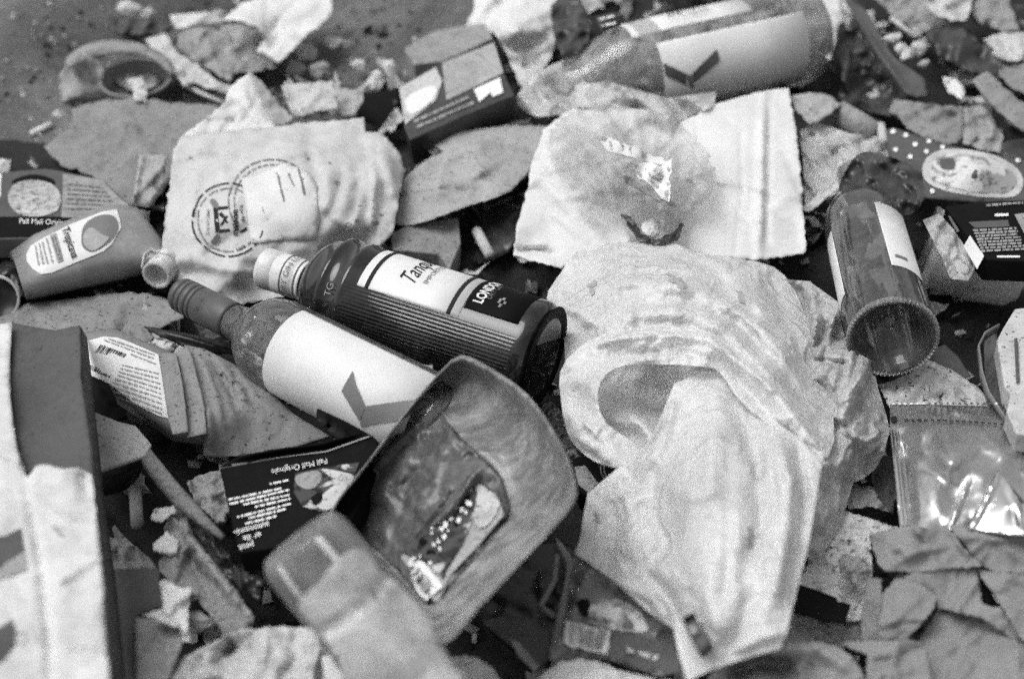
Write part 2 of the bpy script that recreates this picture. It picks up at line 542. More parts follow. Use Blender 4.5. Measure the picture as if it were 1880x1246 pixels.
def pm(name, base, rough=.75, dirt=.35, dcol=None, dscale=13, speck=.5, spscale=300, bmp=.25, bscale=90, spec=.3, trans=0, metal=0, smear=.25, var=.1, aniso=None):
    m, nt, out, co = _start(name)
    dcol = base * .35 if dcol is None else dcol
    c = tone(nt, co, base, dirt, dcol, dscale, speck, spscale, var, smear)
    p = nt.nodes.new('ShaderNodeBsdfPrincipled')
    p.inputs['Roughness'].default_value = rough; p.inputs['Specular IOR Level'].default_value = spec; p.inputs['Metallic'].default_value = metal
    nt.links.new(c, p.inputs['Base Color'])
    if bmp: nt.links.new(bump(nt, co, bmp, bscale), p.inputs['Normal'])
    sh = p.outputs[0]
    if trans:
        t = nt.nodes.new('ShaderNodeBsdfTranslucent'); nt.links.new(c, t.inputs['Color'])
        x = nt.nodes.new('ShaderNodeMixShader'); x.inputs[0].default_value = trans
        nt.links.new(sh, x.inputs[1]); nt.links.new(t.outputs[0], x.inputs[2]); sh = x.outputs[0]
    nt.links.new(sh, out.inputs['Surface'])
    return m

def film(name, base=.75, body=.3, tint=.9, rough=.18, dirt=.3, bmp=.4, bscale=25, dscale=16, streak=0):
    """Clear plastic gone cloudy: partly see-through, partly a dirty glossy skin."""
    m, nt, out, co = _start(name)
    c = tone(nt, co, base, dirt, base * .4, dscale, .35, 300)
    if streak:                                              # smears wiped along the wall
        mp = nt.nodes.new('ShaderNodeMapping'); mp.inputs['Rotation'].default_value = (0, 0, math.radians(38)); mp.inputs['Scale'].default_value = (1, 9, 5)
        nt.links.new(co, mp.inputs['Vector'])
        c = _mix(nt, _ramp(nt, _noise(nt, mp.outputs[0], 9, 8, .7, .5), .42, .62, streak, 0), c, base * .3)
        c = _mix(nt, _ramp(nt, _noise(nt, mp.outputs[0], 14, 6, .7, .8), .55, .7, 0, streak * .7), c, min(.8, base * 2))
    p = nt.nodes.new('ShaderNodeBsdfPrincipled'); p.inputs['Roughness'].default_value = rough
    nt.links.new(c, p.inputs['Base Color'])
    nb = bump(nt, co, bmp, bscale, .004); nt.links.new(nb, p.inputs['Normal'])
    t = nt.nodes.new('ShaderNodeBsdfTransparent'); t.inputs[0].default_value = (tint, tint, tint, 1)
    lw = nt.nodes.new('ShaderNodeLayerWeight'); lw.inputs[0].default_value = .35; nt.links.new(nb, lw.inputs['Normal'])
    f = _ramp(nt, _noise(nt, co, dscale * .8, 6, .7, .8), .3, .75, body * .5, min(1, body * 1.6))
    a = nt.nodes.new('ShaderNodeMath'); a.operation = 'ADD'; a.use_clamp = True
    q = nt.nodes.new('ShaderNodeMath'); q.operation = 'MULTIPLY'; q.inputs[1].default_value = .35
    nt.links.new(lw.outputs['Fresnel'], q.inputs[0]); nt.links.new(f, a.inputs[0]); nt.links.new(q.outputs[0], a.inputs[1])
    x = nt.nodes.new('ShaderNodeMixShader')
    nt.links.new(a.outputs[0], x.inputs[0]); nt.links.new(t.outputs[0], x.inputs[1]); nt.links.new(p.outputs[0], x.inputs[2])
    nt.links.new(x.outputs[0], out.inputs['Surface'])
    return m

def glass(name, tint=.8, edge=.35, dust=.12, dcol=.4, rough=.07, bmp=.06, bscale=18, streak=True):
    """Bottle glass: see-through, darker where one looks along the wall, shiny, with a film of dust."""
    m, nt, out, co = _start(name)
    nb = bump(nt, co, bmp, bscale, .003)
    t = nt.nodes.new('ShaderNodeBsdfTransparent')
    lw = nt.nodes.new('ShaderNodeLayerWeight'); lw.inputs[0].default_value = .3
    tc_ = _mix(nt, _ramp(nt, lw.outputs['Facing'], .15, .9), tint, tint * edge)
    nt.links.new(tc_, t.inputs[0])
    g = nt.nodes.new('ShaderNodeBsdfGlossy'); g.inputs['Roughness'].default_value = rough; g.inputs[0].default_value = (1, 1, 1, 1)
    nt.links.new(nb, g.inputs['Normal'])
    fr = nt.nodes.new('ShaderNodeFresnel'); fr.inputs[0].default_value = 1.55; nt.links.new(nb, fr.inputs['Normal'])
    x = nt.nodes.new('ShaderNodeMixShader')
    nt.links.new(fr.outputs[0], x.inputs[0]); nt.links.new(t.outputs[0], x.inputs[1]); nt.links.new(g.outputs[0], x.inputs[2])
    d = nt.nodes.new('ShaderNodeBsdfDiffuse'); d.inputs[0].default_value = (dcol, dcol, dcol, 1)
    f = _ramp(nt, _noise(nt, co, 26, 9, .75, 1.2), .38, .74, dust * .25, dust * 2.2)
    y = nt.nodes.new('ShaderNodeMixShader')
    nt.links.new(f, y.inputs[0]); nt.links.new(x.outputs[0], y.inputs[1]); nt.links.new(d.outputs[0], y.inputs[2])
    nt.links.new(y.outputs[0], out.inputs['Surface'])
    return m

def creased(name, base, dcol, trans=.3, rough=.34, fine=1.0):
    """Thin crumpled bag plastic: crease lines, smudges in the creases, light coming through."""
    m, nt, out, co = _start(name)
    c = tone(nt, co, base, .45, dcol, 9, .35, 330, .1, .28)
    hs = None
    for sc, w in ((11, 1.0), (26, .4), (60, .1)):
        n = _noise(nt, co, sc, 3, .5, 1.1)
        a = nt.nodes.new('ShaderNodeMath'); a.operation = 'SUBTRACT'; a.inputs[1].default_value = .5; nt.links.new(n, a.inputs[0])
        b = nt.nodes.new('ShaderNodeMath'); b.operation = 'ABSOLUTE'; nt.links.new(a.outputs[0], b.inputs[0])
        r = _ramp(nt, b.outputs[0], 0, .07, w, 0)
        if hs is None: hs = r
        else:
            d = nt.nodes.new('ShaderNodeMath'); d.operation = 'ADD'; nt.links.new(hs, d.inputs[0]); nt.links.new(r, d.inputs[1]); hs = d.outputs[0]
    bp = nt.nodes.new('ShaderNodeBump'); bp.inputs['Strength'].default_value = .4 * fine; bp.inputs['Distance'].default_value = .0035; nt.links.new(hs, bp.inputs['Height'])
    sm = _noise(nt, co, 40, 7, .7, .5)
    k = nt.nodes.new('ShaderNodeMath'); k.operation = 'MULTIPLY'; nt.links.new(_ramp(nt, hs, .7, 1.3, 0, .35), k.inputs[0]); nt.links.new(_ramp(nt, sm, .45, .6), k.inputs[1])
    c = _mix(nt, k.outputs[0], c, dcol)
    p = nt.nodes.new('ShaderNodeBsdfPrincipled'); p.inputs['Roughness'].default_value = rough; p.inputs['Specular IOR Level'].default_value = .5
    nt.links.new(c, p.inputs['Base Color']); nt.links.new(bp.outputs[0], p.inputs['Normal'])
    t = nt.nodes.new('ShaderNodeBsdfTranslucent'); nt.links.new(c, t.inputs['Color'])
    x = nt.nodes.new('ShaderNodeMixShader'); x.inputs[0].default_value = trans
    nt.links.new(p.outputs[0], x.inputs[1]); nt.links.new(t.outputs[0], x.inputs[2]); nt.links.new(x.outputs[0], out.inputs['Surface'])
    return m

M = dict(
    smoke=pm('smoky_packet', .10, .25, .6, .25, dscale=14, speck=.3, bmp=.4, bscale=40, spec=.5),
    punt=glass('punt_glass', .34, .5, .13, .32, rough=.06),
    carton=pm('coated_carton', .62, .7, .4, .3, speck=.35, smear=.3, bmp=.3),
    kraft=pm('wrapping_kraft', .245, .85, .35, .14, dscale=7, speck=.15, smear=.2, bmp=.5, bscale=220),
    white=pm('white_paper', .63, .8, .25, .5, speck=.35, smear=.15),
    cream=pm('stained_paper', .52, .8, .5, .3, dscale=7, speck=.4, smear=.22, bmp=.4),
    cleanwhite=pm('white_label', .68, .45, .12, .6, speck=.15, smear=.08, bmp=.08),
    dirtywhite=pm('dirty_white_paper', .62, .8, .6, .16, dscale=30, speck=1, spscale=190, smear=.6),
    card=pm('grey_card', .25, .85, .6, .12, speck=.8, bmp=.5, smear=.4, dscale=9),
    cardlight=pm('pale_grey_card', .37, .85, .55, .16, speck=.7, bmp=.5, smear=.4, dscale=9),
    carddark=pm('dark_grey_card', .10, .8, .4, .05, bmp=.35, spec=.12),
    pale=pm('pale_scrap', .52, .8, .6, .2, speck=.8, bmp=.4),
    mid=pm('grey_scrap', .3, .7, .6, .1, dscale=22, speck=.7, smear=.5, bmp=.5),
    black=pm('black_print', .006, .6, .3, .014, speck=.1, bmp=.12, spec=.06),
    ink=pm('ink', .025, .7, 0, .03, speck=0, bmp=0, smear=0, spec=.1),
    inkgrey=pm('grey_ink', .16, .6, .2, .1, speck=.2, bmp=0, smear=.2),
    faint=pm('faint_ink', .30, .7, .5, .5, dscale=60, speck=.3, bmp=0, smear=.4),
    inkwhite=pm('white_ink', .75, .5, .2, .4, speck=.2, bmp=0),
    darkplastic=pm('black_plastic', .012, .32, .35, .05, speck=.3, bmp=.2, spec=.35),
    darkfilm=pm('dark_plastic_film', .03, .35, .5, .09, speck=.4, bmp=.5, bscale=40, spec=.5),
    greyplastic=pm('grey_plastic', .2, .4, .4, .1, speck=.4, bmp=.15),
    capsule=pm('dark_foil_capsule', .075, .45, .3, .15, speck=.3, bmp=.12, spec=.5),
    cap=pm('pale_metal_cap', .68, .4, .3, .35, speck=.3, bmp=.05, spec=.5),
    bag=creased('white_bag_plastic', .80, .5),
    bagdirty=creased('dirty_bag_plastic', .60, .2, fine=1.5),
    foil=pm('silver_foil', .5, .33, .35, .25, speck=.3, bmp=.1, bscale=12, metal=.8, smear=.25),
    mirror=pm('bright_foil', .8, .16, .1, .4, speck=.1, bmp=.03, bscale=20, metal=1, smear=.05),
    tray=pm('cloudy_tray_plastic', .36, .35, .8, .2, dscale=11, speck=.3, bmp=.3, bscale=14, smear=.4, trans=.25, spec=.5),
    trayfloor=pm('dark_tray_floor', .075, .3, .7, .2, dscale=22, speck=.3, bmp=.35, bscale=22, smear=.5, spec=.4),
    juice=pm('juice_bottle_plastic', .22, .3, .4, .4, dscale=14, speck=.3, bmp=.25, bscale=18, smear=.3, spec=.5),
    butt=pm('filter_paper', .72, .85, .2, .25, speck=.5),
    blur=pm('pale_bottle_plastic', .68, .35, .4, .3, dscale=8, speck=.2, bmp=.2, bscale=12, trans=.2),
    blurgrey=pm('grey_bottle_plastic', .30, .3, .5, .4, dscale=10, speck=.2, bmp=.2, bscale=12),
    filmpale=film('pale_bottle_film', .82, .68, .9, rough=.2, bscale=30, dscale=30),
    filmbase=film('grey_bottle_film', .45, .42, .8, rough=.15, bscale=26, dscale=24),
    trayfilm=film('cloudy_tray_film', .40, .85, .6, rough=.26, dirt=.7, streak=.8, bmp=.5, bscale=16, dscale=13),
    food=pm('printed_food', .45, .7, .9, .06, dscale=70, speck=.8, spscale=160, smear=.7, bmp=.2, var=.3),
    wood=pm('dirty_stick', .2, .85, .6, .06, dscale=40, speck=.8, smear=.6, bmp=.8),
    soil=pm('damp_shaded_soil', .02, .9, .5, .012, dscale=30, speck=.5, spscale=120, smear=.4, bmp=1, bscale=120, var=.4),  # dark soil, its base lowered further to put the gaps' shade into the colour
    film=film('clear_film', .6, .28, .85, bmp=.6, bscale=35),
    filmthick=film('cloudy_film', .7, .6, .8),
    filmdark=film('smoky_film', .25, .55, .7),
    glass=glass('pale_glass', .94, .6, .11, .6, rough=.04),
    glassgreen=glass('dark_green_glass', .07, .3, .055, .3, bmp=.04, rough=.04),
    glasstop=glass('clear_dusty_glass', .92, .6, .3, .6, rough=.16),
    glassright=glass('brownish_glass', .5, .35, .10, .36, rough=.035),
    glassbase=glass('thick_base_glass', .42, .5, .34, .42, rough=.12),
)

def printmix(name, scale, lo, mid, hi, a=.47, b=.53):
    """A printed picture: patches of three inks."""
    m, nt, out, co = _start(name)
    n = _noise(nt, co, scale, 7, .68, .9); n2 = _noise(nt, co, scale * .45, 5, .6, .5)
    c = _mix(nt, _ramp(nt, n, a - .03, a), lo, mid); c = _mix(nt, _ramp(nt, n2, b - .02, b + .02), c, hi)
    c = _mix(nt, _ramp(nt, _noise(nt, co, scale * 4, 4, .6), .55, .6, 0, .6), c, mid)
    p = nt.nodes.new('ShaderNodeBsdfPrincipled'); p.inputs['Roughness'].default_value = .5; p.inputs['Specular IOR Level'].default_value = .2
    nt.links.new(c, p.inputs['Base Color']); nt.links.new(p.outputs[0], out.inputs['Surface']); return m
M['print'] = printmix('printed_picture', 55, .03, .2, .62)
M['printfine'] = printmix('fine_printed_picture', 110, .12, .32, .6)
M['printdark'] = printmix('dark_printed_picture', 70, .015, .06, .5, .5, .58)

def sand_mat():
    m, nt, out, co = _start('sandy_ground')
    c = _mix(nt, _ramp(nt, _noise(nt, co, 3.2, 6, .65, .5), .36, .62), .06, .22)
    c = _mix(nt, _ramp(nt, _noise(nt, co, 60, 8, .7), .4, .7, 0, .55), c, .07)
    c = _mix(nt, _ramp(nt, _noise(nt, co, 240, 4, .7), .56, .64, 0, .45), c, .3)
    p = nt.nodes.new('ShaderNodeBsdfPrincipled'); p.inputs['Roughness'].default_value = .95; p.inputs['Specular IOR Level'].default_value = .1
    nt.links.new(c, p.inputs['Base Color']); nt.links.new(bump(nt, co, .8, 150, .004), p.inputs['Normal'])
    nt.links.new(p.outputs[0], out.inputs['Surface']); return m
M['sand'] = sand_mat()

# ------------------------------------------------------------------ the setting
def project(p):
    d = np.asarray(p) - CAM
    z = d @ FW
    return 940 + d[..., 0] / z / PX, 623 - (d @ UP) / z / PX

def vnoise(x, y, seed, octs=5):
    r = np.random.RandomState(seed); h = np.zeros(x.shape); a = 1
    for o in range(octs):
        for k in range(3):
            t = r.rand() * 6.3; f = 2 ** o * r.uniform(.8, 1.3)
            h += a / 3 * np.sin((x * math.cos(t) + y * math.sin(t)) * f + r.rand() * 6.3 + 1.2 * np.sin((x * math.sin(t) - y * math.cos(t)) * f * .7 + r.rand() * 6))
        a *= .55
    return h

def grid(xs, ys):
    gx, gy = np.meshgrid(xs, ys); n, m = gx.shape
    fs = [(i * m + j, i * m + j + 1, (i + 1) * m + j + 1, (i + 1) * m + j) for i in range(n - 1) for j in range(m - 1)]
    return gx, gy, fs

fine = np.arange(-1.3, 1.301, .02)
xs = np.r_[-60, -20, -8, -4, -2, fine, 2, 4, 8, 20, 60]; ys = np.r_[-20, -8, -4, -2, fine + .2, 3, 5, 10, 30, 90]
gx, gy, fs = grid(xs, ys)
gz = vnoise(gx * 9, gy * 9, 3) * .004 * ((abs(gx) < 2) & (abs(gy) < 2.5))
link('ground', np.stack([gx.ravel(), gy.ravel(), gz.ravel()], -1), fs, M['sand'], kind='structure')

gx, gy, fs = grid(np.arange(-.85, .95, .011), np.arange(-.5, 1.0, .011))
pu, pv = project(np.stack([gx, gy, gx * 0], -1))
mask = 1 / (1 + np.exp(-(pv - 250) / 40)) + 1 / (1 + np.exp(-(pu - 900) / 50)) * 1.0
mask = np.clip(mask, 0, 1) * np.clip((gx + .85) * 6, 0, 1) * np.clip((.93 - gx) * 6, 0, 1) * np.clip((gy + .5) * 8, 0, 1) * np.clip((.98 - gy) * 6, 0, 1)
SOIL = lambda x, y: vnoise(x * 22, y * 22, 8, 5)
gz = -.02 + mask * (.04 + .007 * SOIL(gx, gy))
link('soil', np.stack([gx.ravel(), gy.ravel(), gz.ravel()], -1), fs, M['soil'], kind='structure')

rng = random.Random(21)
vs, fs, mi = [], [], []
for i in range(2600):
    x, y = rng.uniform(-.75, .8), rng.uniform(-.4, .85)
    u, v = project(np.array([x, y, .02]))
    if u < 320 and v < 300 and rng.random() > .08: continue
    if 540 < u < 900 and v < 150 and rng.random() > .25: continue
    z = max(.004, .02 + .007 * float(SOIL(np.array(x), np.array(y)))) + rng.uniform(0, .006)
    if u < 700 and v < 230: z = .004
    s = rng.choice([.002, .003, .004, .006, .009])
    a = Vector((rng.gauss(0, 1), rng.gauss(0, 1), rng.gauss(0, .6))).normalized() * s
    b = a.cross(Vector((rng.gauss(0, .4), rng.gauss(0, .4), 1))).normalized() * s * rng.uniform(.3, 1)
    k = len(vs); c = Vector((x, y, z))
    up_ = Vector((0, 0, s * .5))
    vs += [c - a - b, c + a - b * .6, c + a * .7 + b, c - a * .8 + b * .9, c + up_]
    fs += [(k, k + 1, k + 4), (k + 1, k + 2, k + 4), (k + 2, k + 3, k + 4), (k + 3, k, k + 4)]
    t = rng.choice([0, 0, 0, 1, 1, 2]); mi += [t] * 4
for i in range(1500):                                        # torn flakes and crumpled shreds
    x, y = rng.uniform(-.75, .8), rng.uniform(-.4, .85)
    u, v = project(np.array([x, y, .02]))
    if u < 430 and v < 400: continue
    if 560 < u < 880 and v < 130: continue
    z0 = max(.004, .022 + .007 * float(SOIL(np.array(x), np.array(y)))) + rng.uniform(.001, .022)
    s, al = rng.uniform(.006, .020), rng.uniform(0, 6.3); el = rng.uniform(.3, .9)
    tx, ty = rng.gauss(0, .35), rng.gauss(0, .35); k = len(vs); N = 5
    ph = [rng.uniform(0, 6) for _ in range(4)]; cut = [rng.uniform(.65, 1.1) for _ in range(40)]
    for a in range(N):
        for b in range(N):
            p, q = (a / (N - 1) - .5) * 2, (b / (N - 1) - .5) * 2 * el
            e = cut[(a * 7 + b * 3) % 40] if a in (0, N - 1) or b in (0, N - 1) else 1
            p, q = p * e * s, q * e * s
            zz = s * .28 * (math.sin(p / s * 2.4 + ph[0]) * math.sin(q / s * 2.8 + ph[1]) + .5 * math.sin((p + q) / s * 4 + ph[2]))
            vs.append(Vector((x + p * math.cos(al) - q * math.sin(al), y + p * math.sin(al) + q * math.cos(al), z0 + zz + p * tx + q * ty)))
    t = rng.choice([0, 1, 1, 2, 3, 4, 5, 5, 6, 7, 7])
    for a in range(N - 1):
        for b in range(N - 1): fs.append((k + a * N + b, k + a * N + b + 1, k + (a + 1) * N + b + 1, k + (a + 1) * N + b)); mi.append(t)
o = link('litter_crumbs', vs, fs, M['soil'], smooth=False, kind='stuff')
for q in ('mid', 'pale', 'carddark', 'darkfilm', 'print', 'printfine', 'printdark'): o.data.materials.append(M[q])
o.data.polygons.foreach_set('material_index', mi)
rng = random.Random(5); vs, fs, mi = [], [], []
for i in range(900):                                        # gravel and dry crumbs on the open ground
    u, v = rng.uniform(-60, 950), rng.uniform(-60, 330)
    x, y, z = P(u, v, 0); s = rng.choice([.0012, .0016, .002, .0025, .004]) * (1 if rng.random() < .97 else 2)
    k = len(vs); c = Vector((x, y, .002))
    ring_ = [c + Vector((math.cos(q * 1.05) * s * rng.uniform(.6, 1.2), math.sin(q * 1.05) * s * rng.uniform(.6, 1.2), 0)) for q in range(6)]
    vs += ring_ + [c + Vector((0, 0, s * rng.uniform(.5, 1)))]
    fs += [(k + q, k + (q + 1) % 6, k + 6) for q in range(6)]; mi += [rng.choice([0, 0, 1, 1, 2])] * 6
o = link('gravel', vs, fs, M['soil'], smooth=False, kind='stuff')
for q in ('mid', 'pale'): o.data.materials.append(M[q])
o.data.polygons.foreach_set('material_index', mi)

# ------------------------------------------------------------------ dark spirits bottle in the middle
def T(name, label, cat, u, v, h=.03, group=None): return thing(name, label, cat, u, v, h, group)

t = T('gin_bottle', 'dark ribbed spirits bottle with pale screw cap and white label, lying flat', 'bottle', 760, 600, .04, 'empty bottles')
A, B = V(1000, 657, .105), V(484, 491, .105)
L = (B - A).length; K = L / .26
pr = [(0, .034), (.001, .040), (.006, .0445), (.012, .0455), (.015, .0452), (.10, .0455), (.160, .0455), (.163, .0475), (.1665, .0475), (.168, .0455), (.180, .0455), (.182, .0472), (.185, .0472), (.187, .0445),
      (.195, .0425), (.202, .038), (.208, .031), (.211, .0245), (.2135, .019), (.216, .0168), (.222, .0162)]
pr = [(a * K, r) for a, r in pr]
gin = Lathe(A, B, pr)
def flute(d, th):
    x = d / K
    if .018 < x < .158 and not (-86 < th - 360 * (th > 180) < -10): return .00055 * math.cos(math.radians(th * 90))
    return 0
gin.build('glass_body', M['glassgreen'], t, seg=720, mod=flute, close=(True, False))
gin.build('base_disc', M['black'], t, seg=64, prof=[(-.0006, .0435), (-.0012, .042), (-.0006, .034), (.004 * K, .030), (.008 * K, .012)], close=(False, True))
cap = Lathe(A, B, [(.2165 * K, .0178), (.219 * K, .0178), (.2195 * K, .0173), (.2245 * K, .0173), (.225 * K, .0178), (.243 * K, .0178), (.2433 * K, .0174), (.2445 * K, .0174), (.2448 * K, .0178), (.256 * K, .0176), (.259 * K, .0172), (.26 * K, .016), (.26 * K, .004)])
co = cap.build('screw_cap', M['cap'], t, seg=96, mod=lambda d, th: (.0004 * math.cos(math.radians(th * 48)) if d > .246 * K else 0))
for q in (.2205, .2335): cap.label('printed_stripe', q * K, (q + .0012) * K, -180, 180, M['inkgrey'], co, n=64, m=1)
cap.text('DRY GIN LONDON DRY GIN', .2265 * K, 60, .0075, M['inkgrey'], co, sgn=-1)
gl = gin.label('paper_label', .063 * K, .1525 * K, -84, -12, M['cleanwhite'], t)
for a, b in ((.0700, .0735), (.1425, .1458)): gin.label('printed_stripe', a * K, b * K, -84, -12, M['ink'], gl, off=.0009)
gin.text('Tanqueray', .1085 * K, -29, .0215, M['ink'], gl, sgn=-1, shear=.5, xs=.66)
gin.text('IMPORTED', .0985 * K, -36, .0062, M['inkgrey'], gl, sgn=-1, xs=1.15)
dl = gin.label('dark_label', .016 * K, .0622 * K, -84, -24, M['black'], t)
gin.text('LONDON', .050 * K, -33, .0115, M['inkwhite'], dl, sgn=-1, bold=.03, xs=.8)
gin.text('DRY GIN', .0455 * K, -42, .006, M['inkgrey'], dl, sgn=-1)
for a, b, c in ((.035, -36, 5), (.0375, -41, 7), (.033, -42, 4), (.0355, -47, 4)): gin.label('printed_crest', a * K, (a + .0022) * K, b - c, b, M['mid'], dl, off=.0009, n=3, m=1)
gin.text('TG', .171 * K, 8, .0085, M['mid'], t, sgn=-1, name='embossed_letters')

# ------------------------------------------------------------------ wine bottle with the folded-shape emblem (front)
def emblem(surf, mat, parent, polys):
    for k, p in enumerate(polys): patch(surf, p, mat[k], parent, name='printed_emblem', off=.0012, res=10)

t = T('wine_bottle', 'clear wine bottle with dark capsule and white emblem label, below the dark bottle', 'bottle', 600, 690, .04, 'empty bottles')
B, A = V(330, 539, .098), V(862, 812, .11)
L = (B - A).length
print('wine bottle length', L)
z = L - .30
pr = [(z, .030), (z + .003, .0355), (z + .01, .0375), (L - .118, .0375), (L - .108, .0365), (L - .098, .033), (L - .090, .027), (L - .084, .0205), (L - .078, .0165), (L - .066, .0148), (L - .05, .0142)]
wb = Lathe(A, B, pr)
wb.build('glass_body', M['glass'], t, close=(True, False))
cp = Lathe(A, B, [(L - .064, .0156), (L - .06, .0158), (L - .0265, .0154), (L - .0262, .0141), (L - .0252, .0141), (L - .0249, .0154), (L - .0212, .0153), (L - .0209, .014), (L - .0199, .014), (L - .0196, .0153), (L - .0142, .0152), (L - .0139, .0140), (L - .0129, .0140), (L - .0126, .0152), (L - .0085, .0151), (L - .0082, .0141), (L - .0075, .0141), (L - .0072, .0151), (L - .003, .0149), (L, .0135), (L, .002)])
c_ = cp.build('capsule', M['capsule'], t)
cp.text('* *', L - .042, 25, .012, M['carddark'], c_, sgn=-1)
lb = wb.label('paper_label', z + .02, L - .136, -62, 88, M['cleanwhite'], t, n=40)
sf = wb.last
s2 = lambda u, v, off=.001: sf(u, v, off + .0007)
emblem(s2, [M['inkgrey'], M['inkgrey'], M['inkgrey'], M['ink']], lb,
       [[(649, 682), (629, 717), (663, 772), (673, 745), (655, 706)], [(676, 745), (762, 735), (790, 741), (742, 770), (680, 778), (668, 782)], [(673, 747), (676, 745), (668, 784), (664, 776)],
        [(585, 747), (640, 772), (668, 788), (690, 800), (660, 812), (620, 800), (583, 765)]])
print_lines(s2, [((612, 780), (650, 797))], M['inkgrey'], lb, 3)

# ------------------------------------------------------------------ wine bottle seen from its punted base
t = T('wine_bottle', 'wine bottle pointing its ridged round base at the viewer', 'bottle', 1610, 560, .04, 'empty bottles')
A, B = V(1640, 624, .125), V(1574, 366, .085)
d = (B - A).normalized(); A = A + Vector((0, 0, 0)); L = (B - A).length
print('base bottle length', L)
R = .0355
pr = [(.0035, .0335), (.0008, .0345), (.0005, R - .0005), (.003, R + .0008), (.0065, R + .0002), (.008, R), (.0085, R), (.0095, R), (.012, R), (.03, R), (.19, R), (.205, .034), (.22, .029), (.235, .020), (.245, .015), (.30, .014)]
rb = Lathe(A, A + d * .3, pr)
knurl = lambda s, th: .0007 * math.cos(math.radians(th * 64)) if .0004 < s < .007 else 0
bo = rb.build('glass_body', M['glassright'], t, seg=96, prof=[p_ for p_ in pr if p_[0] > .0075], close=(False, False))
rb.build('ridged_rim', M['glassbase'], t, seg=512, mod=knurl, prof=pr[:6], close=(False, False))
rb.build('punt', M['punt'], bo, seg=96, prof=[(.0035, .0335), (.004, .031), (.009, .029), (.010, .0275), (.0135, .026), (.0145, .0245), (.018, .0225), (.019, .021), (.0225, .0175), (.0235, .016), (.026, .011), (.0272, .0095), (.028, .004)], close=(False, True))
l1 = rb.label('paper_label', .058, .17, -72, -22, M['cleanwhite'], t)
rb.label('printed_mark', .072, .077, -48, -30, M['inkgrey'], l1, off=.0009)
rb.label('back_label', .05, .16, 52, 100, M['cleanwhite'], t)

# ------------------------------------------------------------------ big clear bottle at the top
t = T('wine_bottle', 'large clear bottle with emblem label lying across the top of the heap', 'bottle', 1300, 130, .0, 'empty bottles')
A, B = V(1492, 58, .075), V(1010, 166, .075)
R = .052; L = (B - A).length
print('top bottle', L)
pr = [(0, .04), (.004, .048), (.012, R), (.215, R), (.235, R * .96), (.255, R * .82), (.272, R * .6), (.285, R * .42), (L, R * .34)]
tb = Lathe(A, B, pr)
tb.build('glass_body', M['glasstop'], t, close=(True, True))
l1 = tb.label('front_label', .036, .212, -26, 62, M['cleanwhite'], t, n=30)
l2 = tb.label('back_label', .09, .232, -90, -42, M['cleanwhite'], t, n=20)
sf = tb.last; s3 = lambda u, v, off=.001: sf(u, v, off + .0007)
emblem(s3, [M['carddark'], M['carddark'], M['inkgrey']], l1, [[(1216, 116), (1260, 136), (1258, 156), (1220, 139)], [(1269, 135), (1315, 91), (1321, 111), (1273, 153)], [(1260, 137), (1269, 137), (1273, 160), (1264, 160)]])
patch(s3, [(1095, 34), (1135, 24), (1140, 51), (1105, 61)], M['carddark'], l2, name='printed_badge', off=.0012)
print_lines(s3, [((1102, 40), (1130, 33)), ((1106, 52), (1132, 46))], M['inkwhite'], l2, 4, off=.002)
bars(s3, (1213, 2), (1290, -14), (1296, 14), (1228, 36), 13, M['ink'], l2)

# ------------------------------------------------------------------ left: juice bottle
t = T('juice_bottle', 'crushed square juice bottle with rounded white label', 'bottle', 150, 500, .03, 'plastic bottles')
js = loft('plastic_body', [
    [(34, 462, .075), (56, 520, .074), (62, 540, .045), (40, 490, .04)],
    [(18, 452, .083), (42, 531, .082), (52, 560, .035), (18, 490, .03)],
    [(58, 416, .088), (90, 512, .087), (102, 553, .037), (70, 470, .03)],
    [(196, 358, .09), (196, 466, .09), (240, 530, .040), (215, 410, .03)],
    [(250, 366, .084), (250, 468, .080), (290, 512, .045), (258, 420, .03)],
    [(296, 432, .072), (283, 480, .074), (300, 505, .058), (300, 450, .045)],
    [(311, 462, .069), (292, 482, .074), (303, 503, .064), (314, 476, .055)]], M['juice'], t, seg=40)
neck = [(307, 484, .067), (296, 498, .069), (290, 505, .07), (284, 512, .071), (277, 519, .072), (270, 526, .073)]
nl = Lathe(V(309, 480, .066), V(268, 528, .0735), [(0, .0135), (.004, .0150), (.005, .0150), (.006, .0118), (.009, .0118), (.010, .0136), (.0115, .0136), (.0125, .0118), (.0155, .0118), (.0165, .0136), (.018, .0136), (.019, .0118), (.023, .0120), (.024, .0135), (.0262, .0135), (.0265, .0105), (.012, .0095)])
nk = nl.build('threaded_neck', M['filmthick'], t, seg=48, close=(False, True))
band('tamper_ring', [(262, 492, .075), (266, 470, .078), (278, 460, .08), (296, 468, .08), (314, 470, .078), (316, 480, .074)], .004, M['filmthick'], t)
lb = patch(js, [(49, 468), (57, 452), (80, 438), (130, 413), (185, 391), (214, 385), (220, 405), (222, 420), (204, 450), (190, 462), (140, 482), (95, 501), (76, 504), (60, 494), (50, 480)], M['cleanwhite'], t, name='paper_label', res=8)
js2 = lambda u, v, off=.001: js(u, v, off + .0007)
fruit = patch(js2, [(150, 440), (154, 418), (170, 403), (192, 396), (210, 400), (217, 415), (214, 430), (200, 446), (182, 458), (166, 463), (153, 456)], M['inkgrey'], lb, name='printed_fruit', smooth=3, res=8)
patch(js2, [(153, 447), (158, 428), (170, 421), (186, 432), (200, 440), (184, 456), (166, 462)], M['faint'], fruit, name='printed_half', smooth=3, res=8, off=.0014)
text(js2, 'Tropicana', 114, 423, 21, M['ink'], lb, ang=71, xs=.66, bold=.015)
patch(js2, [(92, 434), (104, 430), (117, 480), (106, 484)], M['faint'], lb, name='printed_band', off=.001)
